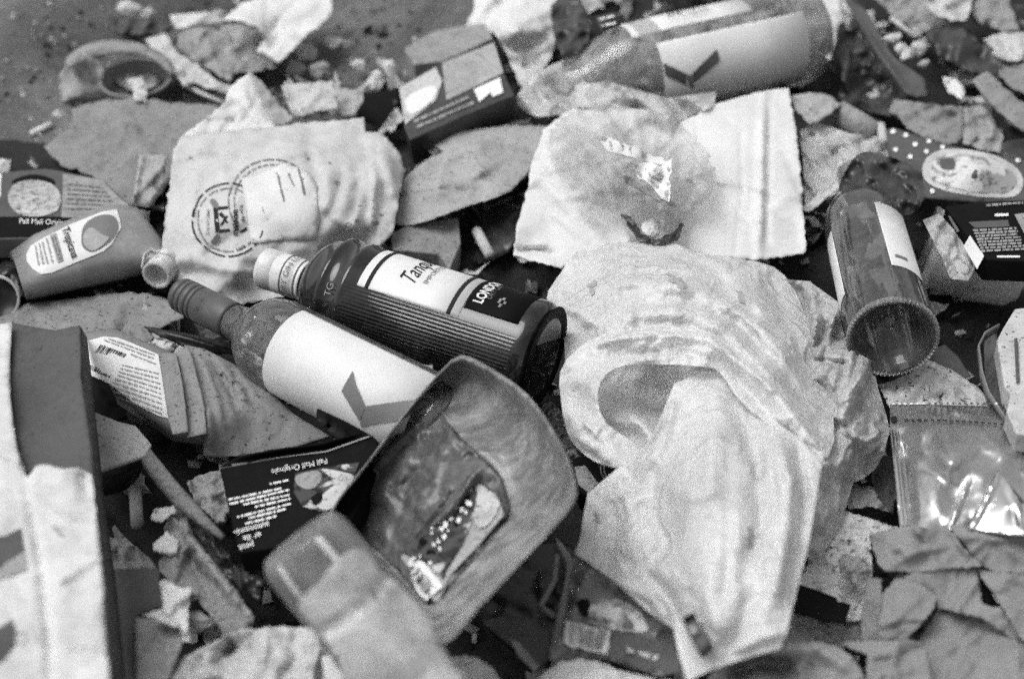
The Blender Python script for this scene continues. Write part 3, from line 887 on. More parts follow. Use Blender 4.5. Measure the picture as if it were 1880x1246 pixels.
print_lines(js2, [((96, 438), (110, 480)), ((101, 436), (114, 478))], M['inkgrey'], lb, 3, off=.0016)
print_lines(js2, [((86, 440), (97, 484)), ((72, 448), (80, 486)), ((66, 452), (72, 488)), ((78, 446), (88, 488))], M['faint'], lb, 3)

# ------------------------------------------------------------------ cigarette pack, upper left
FRENCH = 'Pall Mall Originale'
t = T('cigarette_pack', 'cigarette pack printed with a round crumbly picture, by the juice bottle', 'cigarette pack', 80, 370, .03, 'cigarette packs')
ps = slab('box', [(-70, 322, .07), (80, 309, .068), (118, 315, .068), (190, 329, .066), (243, 381, .068), (150, 400, .072), (113, 436, .075), (-70, 440, .078)], .022, M['carddark'], t)
im = patch(ps, [(2, 320), (81, 311), (116, 316), (113, 399), (1, 399)], M['carddark'], t, name='printed_picture')
patch(ps, [(24, 333), (60, 322), (96, 330), (98, 342), (60, 340), (30, 345)], M['black'], im, name='printed_shadow', off=.0012, smooth=3)
patch(ps, [(15, 362), (28, 340), (60, 333), (95, 340), (112, 362), (106, 388), (80, 399), (45, 399), (22, 385)], M['food'], im, name='printed_food', off=.0016, smooth=3)
patch(ps, [(116, 320), (189, 332), (216, 361), (238, 380), (150, 401), (113, 400)], M['mid'], t, name='grey_panel')
patch(ps, [(-68, 400), (113, 399), (150, 402), (112, 434), (-68, 438)], M['black'], t, name='black_band')
text(ps, FRENCH, 35, 412, 13.5, M['inkwhite'], t, ang=2)
patch(ps, [(-10, 322), (4, 320), (2, 362), (-10, 364)], M['inkwhite'], t, name='white_sticker')
print_lines(ps, [((124, 340 + 9 * i), (190 + 6 * i, 347 + 8 * i)) for i in range(6)], M['carddark'], t, 3)

# ------------------------------------------------------------------ torn card and debris, top left
sheet('torn_card', [(130, 199), (162, 189), (243, 177), (320, 189), (401, 192), (420, 240), (330, 300), (303, 345), (280, 380), (222, 376), (202, 347), (169, 324), (111, 303), (81, 270), (111, 244), (131, 233), (133, 212)], .034, M['card'],
      'flat torn sheet of grey card lying on the sand above the cigarette pack', 'cardboard', 'torn cardboard', ctrl=[(240, 280, .04)], torn=1.6, cr=(.002, 60), seed=4)
sheet('card_strip', [(256, 284), (307, 284), (298, 338), (276, 372), (242, 376), (247, 330)], .062, M['cardlight'], 'narrow creased strip of card beside the round paper stamp sheet', 'cardboard', 'torn cardboard', torn=1.2, cr=(.003, 30), seed=6,
      ridges=[([(262, 284), (252, 330), (246, 374)], .006, 8, 't')], res=5)
t = T('plastic_tub', 'shallow grey tub standing open on the bare sand', 'tub', 250, 150, 0)
a = V(249, 142, .028); tub = Lathe(a - Vector((0, 0, .028)), a, [(0, .033), (.001, .035), (.024, .0385), (.026, .0415), (.028, .0415), (.028, .0375), (.026, .037), (.006, .033), (.005, .01)])
tub.build('rim_and_wall', M['greyplastic'], t, close=(True, True))
sheet('paper_lining', [(205, 140), (225, 125), (270, 128), (295, 150), (270, 164), (235, 164)], .014, M['mid'], parent=t, smooth=3, cr=(.004, 25), res=5)
sheet('bent_card', [(107, 138, .02), (130, 112, .05), (160, 93, .055), (190, 84, .05), (193, 110, .045), (186, 168, .015), (150, 178, .012), (114, 189, .004)], .02, M['cardlight'], 'bent grey card leaning against the open tub', 'cardboard', 'torn cardboard', cr=(.003, 40), seed=9, torn=1)
sheet('curved_lid', [(120, 110, .05), (150, 85, .052), (200, 74, .05), (260, 80, .047), (310, 108, .042), (318, 135, .035), (306, 130, .038), (280, 108, .044), (235, 97, .048), (190, 100, .05), (150, 112, .05), (128, 122, .05)], .05, M['mid'],
      'arched grey plastic rim behind the open tub', 'lid', smooth=3, res=6, ridges=[([(130, 112), (190, 84), (260, 88), (312, 122)], .004, 8)])
sheet('paper_scrap', [(232, 146), (262, 140), (268, 160), (271, 188), (245, 182), (246, 168)], .040, M['pale'], 'pale torn paper scrap hanging over the front of the open tub', 'paper scrap', 'paper scraps', cr=(.003, 18), res=4, torn=.7)
tube('cigarette_butt', [(57, 246, .006), (95, 229, .006)], .0036, M['butt'], label='single white cigarette butt lying on bare sand', cat='cigarette butt', group='cigarette butts')
sheet('dark_strip', [(205, 36), (230, 30), (270, 34), (318, 50), (292, 62), (245, 64), (209, 59)], .02, M['darkfilm'], 'flat dark strip lying at the edge of the sand', 'strip', cr=(.005, 25), res=5, th=.004)
sheet('paper_scrap', [(312, 28, .03), (415, 20, .03), (422, 39, .02), (323, 55, .02)], .03, M['white'], 'straight white paper strip beside the flat dark strip', 'paper scrap', 'paper scraps', cr=(.002, 30), res=6)
sheet('paper_ribbon', [(266, 72), (305, 61), (324, 94), (357, 115), (398, 148), (432, 160), (416, 172), (354, 152), (337, 158), (297, 108), (276, 104), (279, 91)], .03, M['pale'], 'pale S-shaped paper ribbon running down to the white sheets', 'ribbon', cr=(.004, 40), res=5, torn=.8,
      ridges=[([(275, 85), (330, 125), (420, 165)], .004, 8)])
tube('drinking_straw', [(337, 156, .02), (370, 172, .022), (412, 190, .026)], .0025, M['pale'], label='thin pale straw under the S-shaped ribbon', cat='straw')
sheet('crumpled_wrapper', [(330, 60), (370, 48), (420, 60), (430, 95), (445, 120), (420, 150), (380, 125), (350, 105), (325, 85)], .03, M['mid'], 'crumpled grey wrapper tucked under a white folded sheet', 'wrapper', 'wrappers', cr=(.016, 28), res=4, torn=1)
sheet('folded_paper', [(408, 38, .06), (440, 8, .05), (500, -10, .05), (608, -12, .05), (612, 26, .05), (560, 70, .05), (514, 116, .045), (470, 92, .05), (487, 70, .055), (470, 48, .065), (440, 38, .068)], .05, M['white'],
      'folded white sheet with a curled lower edge at the top of the heap', 'paper', 'white papers', cr=(.004, 60), seed=3, res=6, ridges=[([(425, 40), (455, 38), (490, 70)], .012, 18)])
sheet('card_scrap', [(405, 48), (470, 44), (500, 85), (505, 120), (460, 135), (415, 110)], .026, M['cardlight'], 'grey card under the curled edge of the white sheet', 'cardboard', 'torn cardboard', cr=(.005, 30), seed=5, res=6)
for i, (u, v, s, m, lab) in enumerate([(560, 95, .02, 'pale', 'pale crumpled tissue lump nearest the folded white sheet'), (610, 78, .018, 'pale', 'small pale tissue lump at the edge of the bare sand'), (585, 130, .017, 'mid', 'grey crumpled lump above the square card corner'),
        (545, 125, .018, 'mid', 'grey crumpled lump beside the diagonal edge of the white sheet'), (692, 148, .017, 'white', 'white tissue lump in front of the dark card panel'), (660, 120, .011, 'pale', 'tiny pale lump on sand above the dark card panel'),
        (235, 14, .018, 'pale', 'pale lump resting behind the flat dark strip'), (270, 26, .013, 'pale', 'small round lump on the flat dark strip'), (640, 82, .010, 'mid', 'tiny grey lump on the bare sand')]):
    lump('tissue_lump', u, v, .018, s, s * .8, s * .7, M[m], seed=i + 3, label=lab, cat='lump', group='crumpled tissue')
sheet('dark_cardboard', [(652, 218), (668, 168), (690, 172), (735, 160), (745, 238), (700, 236)], .03, M['black'], 'dark card panel standing behind the stamped paper', 'cardboard', 'torn cardboard', cr=(.003, 40))
sheet('torn_flap', [(613, 128, .055), (632, 162, .05), (650, 165, .06), (674, 153, .065), (664, 190, .06), (648, 214, .055), (616, 210, .055)], .055, M['cardlight'], 'forked grey paper flap beside the square card corner', 'paper scrap', 'paper scraps', cr=(.006, 22), res=4, seed=12)
s = sheet('card_corner', [(515, 157, .075), (612, 147, .078), (619, 200, .07), (581, 205, .07), (542, 216, .07), (533, 206, .07)], .07, M['pale'], 'square pale card corner rising behind the stamped paper', 'cardboard', 'torn cardboard', cr=(.001, 40), ridges=[([(522, 160), (540, 212)], .005, 5, 't')], res=5, th=.0015)
sheet('white_flap', [(333, 250, .085), (372, 222, .088), (412, 190, .09), (418, 165, .09), (436, 148, .09), (457, 132, .092), (480, 165, .085), (540, 222, .082), (480, 260, .08), (400, 270, .08)], .085, M['white'], 'bright white triangular paper flap behind the stamped sheet', 'paper', 'white papers',
      cr=(.0025, 50), seed=8, res=6)
sheet('folded_strip', [(457, 132, .1), (478, 147, .098), (510, 186, .09), (540, 220, .088), (505, 232, .09), (488, 200, .096), (470, 168, .1)], .095, M['cardlight'], 'grey folded strip lying on the bright triangular flap', 'paper', 'paper scraps', cr=(.002, 30), res=5)

# ------------------------------------------------------------------ the stamped cheese paper
t = T('butcher_paper', 'large stained paper sheet stamped with a round shop emblem', 'paper', 470, 400, .05, 'white papers')
cs = sheet('paper_sheet', [(318, 272, .09), (340, 248, .09), (420, 240, .095), (480, 234, .095), (560, 226, .095), (668, 216, .095), (671, 243, .095), (699, 243, .095), (733, 280, .09), (744, 312, .085), (736, 345, .085), (730, 385, .08), (722, 425, .074), (690, 462, .066), (640, 480, .064),
    (590, 500, .062), (520, 545, .056), (440, 560, .054), (370, 545, .056), (330, 525, .062), (304, 490, .066), (297, 450, .075), (302, 395, .08), (312, 335, .085)], .085, M['cream'], parent=t, ctrl=[(500, 380, .112), (420, 400, .104), (600, 330, .114), (520, 300, .112), (640, 420, .09), (690, 330, .1)],
    torn=1.4, cr=(.006, 80, .35), seed=14, res=7, ridges=wrinkles([[(600, 250), (640, 330), (600, 440)], [(330, 300), (320, 400), (350, 520)], [(350, 260), (500, 270), (650, 250)], [(690, 260), (715, 330), (700, 440)], [(330, 500), (430, 510), (540, 520)]], 7, 40, .0013, 6, 3) + [([(676, 250), (690, 330), (680, 440)], .006, 9, 't'), ([(345, 262), (400, 300), (430, 360)], .004, 25), ([(560, 250), (580, 330), (590, 440)], -.004, 12), ([(310, 470), (390, 480), (470, 520)], .008, 18),
    ([(690, 262), (715, 320), (728, 380)], .010, 14), ([(600, 470), (640, 440), (700, 430)], -.010, 18), ([(420, 545), (440, 480), (480, 440)], .004, 16)])
ring(cs, 420, 405, 66, 67, 2.2, M['ink'], t, dash=9); ring(cs, 420, 405, 57, 58, 1.6, M['inkgrey'], t, dash=5)
ring(cs, 500, 372, 80, 78, 2, M['inkgrey'], t, a0=150, a1=330, dash=7); ring(cs, 500, 372, 70, 68, 2, M['inkgrey'], t, a0=160, a1=330, dash=4)
stk = patch(cs, [(444, 330), (498, 313), (520, 302), (548, 310), (570, 322), (583, 345), (585, 400), (578, 440), (520, 441), (462, 448), (455, 400)], M['white'], t, name='blank_sticker', off=.0016, th=.0003, res=10)
st2 = lambda u, v, off=.001: cs(u, v, off + .0012)
quads(st2, [[(508, 320), (510, 320), (519, 432), (517, 432)], [(556, 330), (558, 330), (564, 438), (562, 438)]], M['inkgrey'], stk, 'printed_line')
print_lines(st2, [((512, 325), (522, 372)), ((529, 322), (540, 345)), ((548, 313), (560, 362))], M['inkgrey'], stk, 4, mean=6)
patch(cs, [(392, 382), (400, 381), (404, 426), (396, 427)], M['ink'], t, name='stamp_bar')
for p in ([(400, 381), (421, 379), (422, 384), (400, 386)], [(402, 422), (422, 420), (422, 425), (402, 428)], [(440, 424), (453, 417), (454, 422), (441, 429)]): patch(cs, p, M['ink'], t, name='stamp_bar', res=0)
for p in ([(386, 369), (392, 366), (400, 374), (401, 384), (393, 381), (389, 376)], [(388, 444), (393, 436), (400, 428), (404, 436), (398, 446), (392, 448)]): patch(cs, p, M['inkgrey'], t, name='stamp_scroll', res=0, smooth=3)
for p in ([(402, 394), (407, 390), (414, 398), (419, 408), (416, 410), (411, 402), (405, 398)], [(416, 396), (419, 398), (410, 412), (405, 415), (404, 413)]): patch(cs, p, M['ink'], t, name='stamp_knife', res=0)
text(cs, 'maison', 437, 434, 17, M['ink'], t, ang=-91, bold=.03)
text(cs, 'du rôti', 450, 408, 11, M['ink'], t, ang=-97, bold=.01)
text(cs, '(514) 521-2448', 385, 433, 7.5, M['ink'], t, ang=-89)
ring_text(cs, '1969 avenue', 420, 405, 59, 60, 75, 25, 9, M['ink'], t)
ring_text(cs, 'mont-royal est, montréal', 420, 405, 59, 60, 192, 88, 8, M['inkgrey'], t)
for i, (u, v, s) in enumerate([(655, 405, 5), (618, 335, 5), (565, 292, 4), (640, 412, 7), (690, 410, 8), (605, 300, 3), (700, 395, 5), (615, 455, 9), (588, 452, 6), (660, 378, 3), (350, 290, 4)]):
    patch(cs, [(u - s, v), (u - s * .3, v - s * .5), (u + s * .8, v - s * .4), (u + s * .6, v + s * .3), (u - s * .4, v + s * .5)], M['mid'], t, name='dirt_smear', res=0, smooth=2, seed=i)

# ------------------------------------------------------------------ left: card under the bottles, knife, wrapped bottle
sheet('corrugated_card', [(-40, 590), (0, 572), (60, 556), (236, 535), (300, 545), (337, 566), (337, 584), (315, 590), (293, 602), (265, 598), (272, 608), (284, 617), (265, 634), (240, 650), (150, 660), (100, 720), (-40, 720)], .048, M['card'],
      'grey card sheet with a torn corner under the juice bottle', 'cardboard', 'torn cardboard', torn=.8, cr=(.0025, 70), seed=31, ctrl=[(150, 590, .055)], ridges=[([(60, 560), (75, 620)], -.003, 8)])
sheet('paper_scrap', [(262, 634), (284, 622), (310, 628), (337, 632), (340, 648), (312, 652), (285, 650)], .052, M['dirtywhite'], 'dirty white scrap poking out under the table knife', 'paper scrap', 'paper scraps', cr=(.003, 20), res=4, torn=1)
sheet('table_knife', [(263, 598, .072), (303, 605, .074), (337, 610, .075), (421, 628, .07), (437, 649, .065), (404, 650, .066), (345, 638, .072), (292, 617, .074)], .072, M['darkplastic'], 'dark plastic knife lying below the wine bottle capsule', 'knife', res=5, th=.003, ridges=[([(275, 603), (350, 622), (430, 645)], .004, 7)])
t = T('squeeze_bottle', 'grey plastic bottle with barcode label half wrapped in grey paper', 'bottle', 230, 720, .03, 'plastic bottles')
bs = loft('plastic_body', [
    [(105, 660, .075), (110, 700, .07), (120, 720, .05), (100, 680, .04)],
    [(128, 600, .085), (152, 694, .088), (172, 722, .05), (130, 650, .04)],
    [(206, 586, .09), (205, 708, .095), (226, 760, .05), (200, 640, .04)],
    [(300, 620, .092), (312, 778, .095), (322, 826, .05), (290, 680, .04)],
    [(420, 690, .075), (430, 790, .08), (430, 838, .05), (420, 710, .04)],
    [(520, 740, .06), (540, 790, .065), (540, 815, .05), (520, 750, .045)]], M['greyplastic'], t, seg=40)
lb = patch(bs, [(148, 640), (156, 628), (190, 619), (216, 621), (240, 630), (291, 652), (298, 687), (310, 768), (293, 763), (249, 741), (202, 704), (169, 692), (150, 682)], M['cleanwhite'], t, name='paper_label', res=9)
bars(lambda u, v, o: bs(u, v, o + .0004), (186, 634), (233, 652), (203, 694), (157, 676), 22, M['ink'], lb)
print_lines(lambda u, v, o: bs(u, v, o + .0004), [((192, 626), (282, 660)), ((200, 624), (284, 654)), ((240, 652), (286, 670))] + [((225 - 3 * i, 672 + 6 * i), (292 + i, 688 + 9 * i)) for i in range(9)], M['faint'], lb, 2.5)
t = T('wrapping_paper', 'creased grey paper folded around the squeeze bottle', 'paper', 440, 760, .05, 'paper wraps')
ws = sheet('main_sheet', [(338, 633, .1), (375, 640, .098), (430, 668, .09), (480, 705, .085), (540, 760, .08), (606, 800, .076), (520, 827, .07), (450, 836, .072), (400, 839, .075), (374, 836, .08), (372, 790, .098), (355, 720, .105)], .09, M['card'], parent=t, ctrl=[(430, 760, .098)], res=6,
      cr=(.002, 60), seed=7, ridges=[([(365, 650), (395, 720), (410, 780)], .006, 7, 't'), ([(385, 655), (420, 710), (440, 760)], -.006, 7, 't'), ([(400, 665), (440, 715), (455, 745)], .006, 7, 't'), ([(420, 680), (450, 715), (462, 730)], -.005, 6, 't'), ([(380, 740), (385, 830)], .006, 9)])
sheet('fold_strip', [(290, 648, .105), (323, 648, .107), (334, 703, .112), (345, 792, .108), (317, 797, .106), (308, 764, .106), (297, 690, .106)], .106, M['card'], parent=t, cr=(.001, 60), res=6, th=.001, ridges=[([(323, 650), (334, 710), (343, 790)], .004, 8, 't')])
sheet('fold_strip', [(323, 648, .104), (345, 636, .104), (358, 670, .107), (375, 744, .106), (379, 795, .104), (344, 802, .104), (332, 703, .108)], .105, M['card'], parent=t, cr=(.001, 60), res=6, th=.001, ridges=[([(347, 640), (372, 740), (377, 792)], .004, 8, 't')])

# ------------------------------------------------------------------ left foreground: opened white carton
t = T('carton', 'opened white carton with a grey inner flap in the near corner', 'carton', 90, 950, .08)
k1 = sheet('printed_panel', [(-60, 830, .2), (0, 835, .2), (36, 850, .2), (50, 876, .2), (66, 855, .2), (90, 852, .2), (118, 860, .2), (145, 858, .195), (168, 870, .19), (179, 961, .2), (189, 1062, .21), (202, 1246, .22), (205, 1300, .22), (-60, 1300, .235)], .2, M['carton'], parent=t, cr=(.0025, 90), seed=17, torn=.5,
      ridges=[([(40, 870), (67, 995), (88, 1163), (92, 1290)], -.006, 9, 't'), ([(60, 915), (110, 945), (165, 955)], .003, 8, 't'), ([(95, 1080), (150, 1040), (190, 1020)], .004, 8, 't'), ([(110, 1190), (190, 1180)], .003, 7, 't'), ([(150, 862), (160, 920)], -.006, 10)], th=.0012)
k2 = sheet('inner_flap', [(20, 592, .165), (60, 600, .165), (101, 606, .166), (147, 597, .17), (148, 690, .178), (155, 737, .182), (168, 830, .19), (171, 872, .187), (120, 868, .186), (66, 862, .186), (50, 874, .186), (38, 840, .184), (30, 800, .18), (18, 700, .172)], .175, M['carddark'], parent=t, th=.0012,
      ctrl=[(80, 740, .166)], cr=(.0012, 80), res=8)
sheet('white_edge', [(-60, 600, .17), (0, 595, .172), (22, 591, .172), (19, 640, .176), (16, 703, .18), (24, 780, .188), (34, 835, .195), (38, 860, .2), (-60, 860, .2)], .18, M['carton'], parent=t, th=.0012, cr=(.002, 60))
sheet('shadow_side_panel', [(147, 597, .169), (155, 737, .181), (168, 870, .186), (189, 1062, .206), (202, 1246, .216), (230, 1246, .13), (212, 1062, .12), (190, 900, .1), (176, 760, .1), (160, 620, .09)], .15, M['carddark'], parent=t, th=.0012, res=12)  # carton side wall, coloured dark for the shadow gap beside it
patch(k1, [(-40, 985), (8, 985), (39, 970), (45, 1012), (0, 1040), (-40, 1060)], M['carddark'], t, name='printed_picture')
patch(k1, [(-40, 1062), (0, 1042), (45, 1013), (51, 1047), (20, 1058), (-40, 1075)], M['cardlight'], t, name='printed_picture')
patch(k1, [(-40, 1160), (0, 1152), (22, 1139), (31, 1160), (28, 1185), (0, 1216), (-40, 1230)], M['carddark'], t, name='printed_picture')
ring(k1, 38, 1172, 8, 11, 2.5, M['faint'], t); print_lines(k1, [((96, 965), (115, 985))], M['faint'], t, 6)

# ------------------------------------------------------------------ left foreground heap
t = T('tin_tub', 'dark dirty tub with a grey lid wedged behind the white carton', 'tub', 220, 830, .03)
slab('grey_lid', [(150, 745, .105), (216, 772, .105), (249, 780, .103), (279, 815, .1), (266, 836, .1), (172, 866, .105), (150, 862, .108)], .004, M['cardlight'], t)
loft('dark_wall', [[(150, 748, .1), (216, 774, .1), (249, 783, .098), (277, 816, .095), (265, 838, .095), (172, 868, .1), (150, 864, .103)], [(158, 790, .05), (218, 805, .05), (245, 812, .05), (266, 845, .05), (255, 880, .05), (225, 905, .05), (160, 915, .05)]], M['darkplastic'], t, seg=40)
sheet('gap_shade', [(140, 690, .09), (188, 698, .09), (212, 730, .088), (218, 775, .085), (180, 770, .088), (140, 748, .09)], .088, M['black'], 'black curved sheet filling the shaded gap under the barcode bottle', 'lid', smooth=3, res=6, ridges=[([(180, 705), (212, 745)], .004, 8)], th=.003)  # black sheet standing for the shade in the gap, not a lid
tube('dirty_stick', [(268, 836, .095), (300, 878, .1), (340, 925, .105), (372, 955, .108), (408, 986, .11)], [.0055, .0062, .006, .005, .0025], M['wood'], seg=8, wob=.2, label='long dirty stick slanting beside the cigarette pack', cat='stick')
sheet('bark_strip', [(340, 935), (380, 975), (425, 1020), (465, 1042), (482, 1062), (478, 1096), (438, 1076), (400, 1040), (360, 990)], .085, M['darkfilm'], 'dark wet strip running parallel below the long stick', 'strip', res=5, cr=(.006, 30), th=.003)
sheet('crumpled_paper', [(344, 887), (361, 873), (404, 862), (425, 910), (416, 957), (398, 960), (357, 920)], .075, M['mid'], 'crumpled grey paper between the long stick and the upside-down cigarette pack', 'paper', 'paper wraps', cr=(.012, 26), res=4, torn=1, seed=23)
sheet('dirty_film', [(306, 944), (337, 935), (357, 984), (404, 1042), (440, 1090), (468, 1130), (465, 1146), (420, 1172), (354, 1090), (324, 1078), (293, 1050), (293, 1028), (315, 1008)], .09, M['mid'], 'dirty grey plastic film stretched below the long stick', 'film', cr=(.006, 45), res=5, seed=33, torn=.8,
      ridges=[([(325, 940), (370, 1020), (460, 1130)], .010, 14), ([(335, 1000), (390, 1080)], -.006, 14)])
tube('cigarette_butt', [(248, 897, .075), (252, 962, .08)], .0048, M['mid'], seg=12, label='grubby upright cigarette butt beside the dark tub', cat='cigarette butt', group='cigarette butts')
sheet('paper_scrap', [(275, 954), (283, 934), (303, 930), (320, 927), (332, 915), (341, 937), (313, 943), (299, 958)], .1, M['pale'], 'small creased pale scrap at the tip of the dirty film', 'paper scrap', 'paper scraps', cr=(.006, 14), res=3)
sheet('foam_chip', [(281, 998), (307, 974), (329, 991), (324, 1015), (286, 1010)], .1, M['white'], 'white five-sided chip below the creased pale scrap', 'chip', res=5, th=.004, cr=(.002, 20))
sheet('rubble_clod', [(205, 1000), (250, 1003), (280, 1030), (292, 1045), (215, 1048), (195, 1040)], .085, M['mid'], 'gritty grey clod of dirt above the grey carton side', 'clod', cr=(.012, 18), res=4, seed=3)
t = T('grey_box', 'grey flattened box with two visible sides next to the white carton', 'box', 240, 1150, .08)
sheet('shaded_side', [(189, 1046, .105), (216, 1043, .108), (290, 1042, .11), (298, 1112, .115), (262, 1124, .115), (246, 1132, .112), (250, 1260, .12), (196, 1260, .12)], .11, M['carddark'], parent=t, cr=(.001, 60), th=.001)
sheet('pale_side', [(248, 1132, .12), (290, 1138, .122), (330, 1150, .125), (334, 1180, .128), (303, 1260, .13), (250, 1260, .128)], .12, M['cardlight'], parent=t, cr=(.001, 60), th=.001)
sheet('paper_scrap', [(293, 1069), (303, 1062), (330, 1078), (355, 1078), (346, 1100), (344, 1116), (348, 1176), (335, 1174), (331, 1153), (300, 1142), (260, 1128), (290, 1120), (300, 1116)], .135, M['white'], 'bright white star-shaped torn scrap on the grey flattened box', 'paper scrap', 'paper scraps', cr=(.004, 30), res=4, torn=.8)
lump('pebble', 361, 1140, .12, .007, .011, .008, M['mid'], seed=5, label='grey pebble beside the white star-shaped scrap', cat='pebble')
sheet('crumpled_paper', [(300, 1250), (330, 1210), (371, 1188), (438, 1156), (500, 1150), (572, 1150), (590, 1175), (575, 1250)], .13, M['pale'], 'pale crumpled paper at the bottom edge beside the grey flattened box', 'paper', 'paper wraps', cr=(.016, 70), res=7, seed=41, ridges=[([(380, 1225), (430, 1190), (470, 1210)], -.02, 22)])
sheet('paper_scrap', [(560, 1190), (600, 1185), (650, 1246), (690, 1290), (560, 1290)], .12, M['white'], 'white paper under the neck of the blurred pale bottle', 'paper scrap', 'paper scraps', cr=(.008, 50), res=7)

# ------------------------------------------------------------------ upside-down cigarette pack
t = T('cigarette_pack', 'open black cigarette pack with upside-down warning text', 'cigarette pack', 520, 900, .05, 'cigarette packs')
pk = slab('box', [(403, 858, .095), (480, 845, .098), (600, 828, .104), (690, 797, .106), (700, 850, .115), (640, 960, .118), (530, 1000, .115), (438, 1014, .11), (424, 955, .104)], .02, M['black'], t)
sheet('open_lid', [(403, 856, .098), (440, 838, .1), (500, 826, .103), (560, 818, .105), (625, 806, .108), (690, 786, .11), (693, 797, .109), (640, 822, .106), (600, 832, .105), (520, 842, .102), (450, 852, .099)], .1, M['black'], parent=t, res=5, th=.001, ridges=[([(405, 856), (520, 836), (600, 826), (690, 792)], -.008, 8)])
quads(pk, [[(403, 856), (480, 844), (480, 846.5), (403, 859)], [(480, 844), (600, 830), (600, 832.5), (480, 846.5)], [(600, 830), (690, 798), (690, 801), (600, 832.5)]], M['mid'], t, 'worn_edge', .0016)
text(pk, FRENCH, 601, 843, 14.5, M['inkwhite'], t, ang=168.5)
pc = patch(pk, [(542, 870), (600, 858), (660, 850), (640, 900), (598, 942), (555, 930), (540, 905)], M['printdark'], t, name='printed_picture')
for p, m in (([(545, 875), (585, 866), (590, 885), (570, 900), (548, 893)], 'mid'), ([(593, 862), (645, 872), (648, 880), (625, 884), (600, 872)], 'pale'), ([(598, 905), (625, 886), (642, 884), (620, 925), (600, 938), (580, 928)], 'pale'), ([(572, 915), (590, 905), (592, 922), (578, 930)], 'black')):
    patch(pk, p, M[m], pc, name='printed_shape', off=.0013, smooth=3, res=8)
print_lines(pk, [((530, 883), (496, 890))], M['inkwhite'], t, 4)
print_lines(pk, [((517, 898 + .0), (420, 919)), ((531, 901), (422, 927)), ((532, 910), (447, 928)), ((534, 917), (465, 933)), ((535, 926), (436, 951)), ((525, 936), (457, 953)), ((508, 949), (447, 964))], M['inkwhite'], t, 4.2, mean=11)
text(pk, 'autonomie.', 494, 959, 16, M['inkwhite'], t, ang=166, bold=.01)
text(pk, 'er de', 479, 978, 16, M['inkwhite'], t, ang=166, bold=.01)
text(pk, 'peut', 466, 996, 16, M['inkwhite'], t, ang=164, bold=.01)

# ------------------------------------------------------------------ cloudy meat tray, near
t = T('plastic_tray', 'cloudy plastic food tray tilted up in front of the bottles', 'tray', 830, 950, .06)
def ring_by_angle(pts, c, n):
    p = densify(catmull(np.array(pts, float), 6), 4, 0, None); a = np.arctan2(p[:, 1] - c[1], p[:, 0] - c[0]); o = np.argsort(a); a, p = a[o], p[o]
    g = np.linspace(-math.pi, math.pi, n, endpoint=False)
    return np.stack([np.interp(g, a, p[:, i], period=2 * math.pi) for i in range(3)], -1)
O = [(800, 692, .165), (838, 655, .18), (875, 662, .19), (965, 722, .205), (1028, 812, .218), (1056, 885, .228), (1047, 932, .23), (965, 1022, .226), (885, 1108, .22), (826, 1176, .212), (796, 1168, .2), (725, 1090, .172), (640, 990, .145), (607, 945, .135), (690, 830, .145), (755, 745, .155)]
F = [(797, 742, .13), (828, 785, .14), (872, 830, .15), (912, 870, .158), (935, 938, .162), (905, 985, .165), (840, 1060, .162), (797, 1110, .155), (772, 1095, .148), (725, 1040, .13), (670, 990, .118), (622, 948, .112), (640, 915, .112), (690, 848, .115), (735, 790, .12), (770, 760, .125)]
F = [(u_, v_, h_ + .006 - .032 * min(1, max(0, (v_ - 810) / 150))) for u_, v_, h_ in F]
c = (820, 910); n = 90
o1, f1 = ring_by_angle(O, c, n), ring_by_angle(F, c, n)
rows = []
for q, dh, ex in ((0, -.012, 1.0), (0, -.004, 1.006), (.0, .0, 1.0), (.03, .0012, 1), (.06, .0, 1), (.09, -.004, 1), (.13, -.012, 1), (.19, -.018, 1), (.27, -.020, 1), (.36, -.0195, 1), (.46, -.019, 1), (.56, -.0165, 1), (.66, -.014, 1), (.76, -.0105, 1), (.86, -.007, 1), (.94, -.001, 1), (1.0, .0, 1)):
    r = o1 * (1 - q) + f1 * q; r = r.copy(); r[:, 2] += dh; r[:, 0] = c[0] + (r[:, 0] - c[0]) * ex; r[:, 1] = c[1] + (r[:, 1] - c[1]) * ex
    i = np.arange(n)
    if .1 < q < .9: r[:, 2] += .0006 * np.sin(i / n * 2 * math.pi * 31) * math.sin(q * math.pi)
    r[:, 2] += .0007 * np.sin(r[:, 0] * .021 + q * 9) * np.sin(r[:, 1] * .033 - q * 7)
    rows.append(r)
allp = np.concatenate(rows); vs = P(*allp.T); fs = []
for i in range(len(rows) - 1):
    for j in range(n): fs.append((i * n + j, i * n + (j + 1) % n, (i + 1) * n + (j + 1) % n, (i + 1) * n + j))
link('tray_wall', vs, fs, M['trayfilm'], t, face_cam=True, th=.0012)
fl = sheet('tray_floor', [tuple(x) for x in f1[::3]], .1, M['trayfloor'], parent=t, cr=(.004, 45), seed=19, res=6, ridges=[([(890, 848), (830, 930), (735, 1025)], .010, 14, 't'), ([(640, 930), (720, 820), (790, 755)], .006, 8)])
lab = [(862, 850), (893, 872), (920, 925), (925, 945), (870, 1010), (830, 1050), (803, 1108), (780, 1085), (736, 1022), (800, 945), (840, 880)]
ls = sheet('food_label', [(u, v, .124 + .00012 * (u - 735)) for u, v in lab], .13, M['cardlight'], parent=t, cr=(.002, 40), res=6, ridges=[([(740, 1022), (800, 1105)], .004, 6, 't')])
patch(ls, [(738, 1016), (795, 945), (838, 884), (862, 862), (878, 900), (872, 945), (850, 1000), (812, 1062), (790, 1040)], M['printdark'], t, name='printed_picture', off=.0010, res=8)
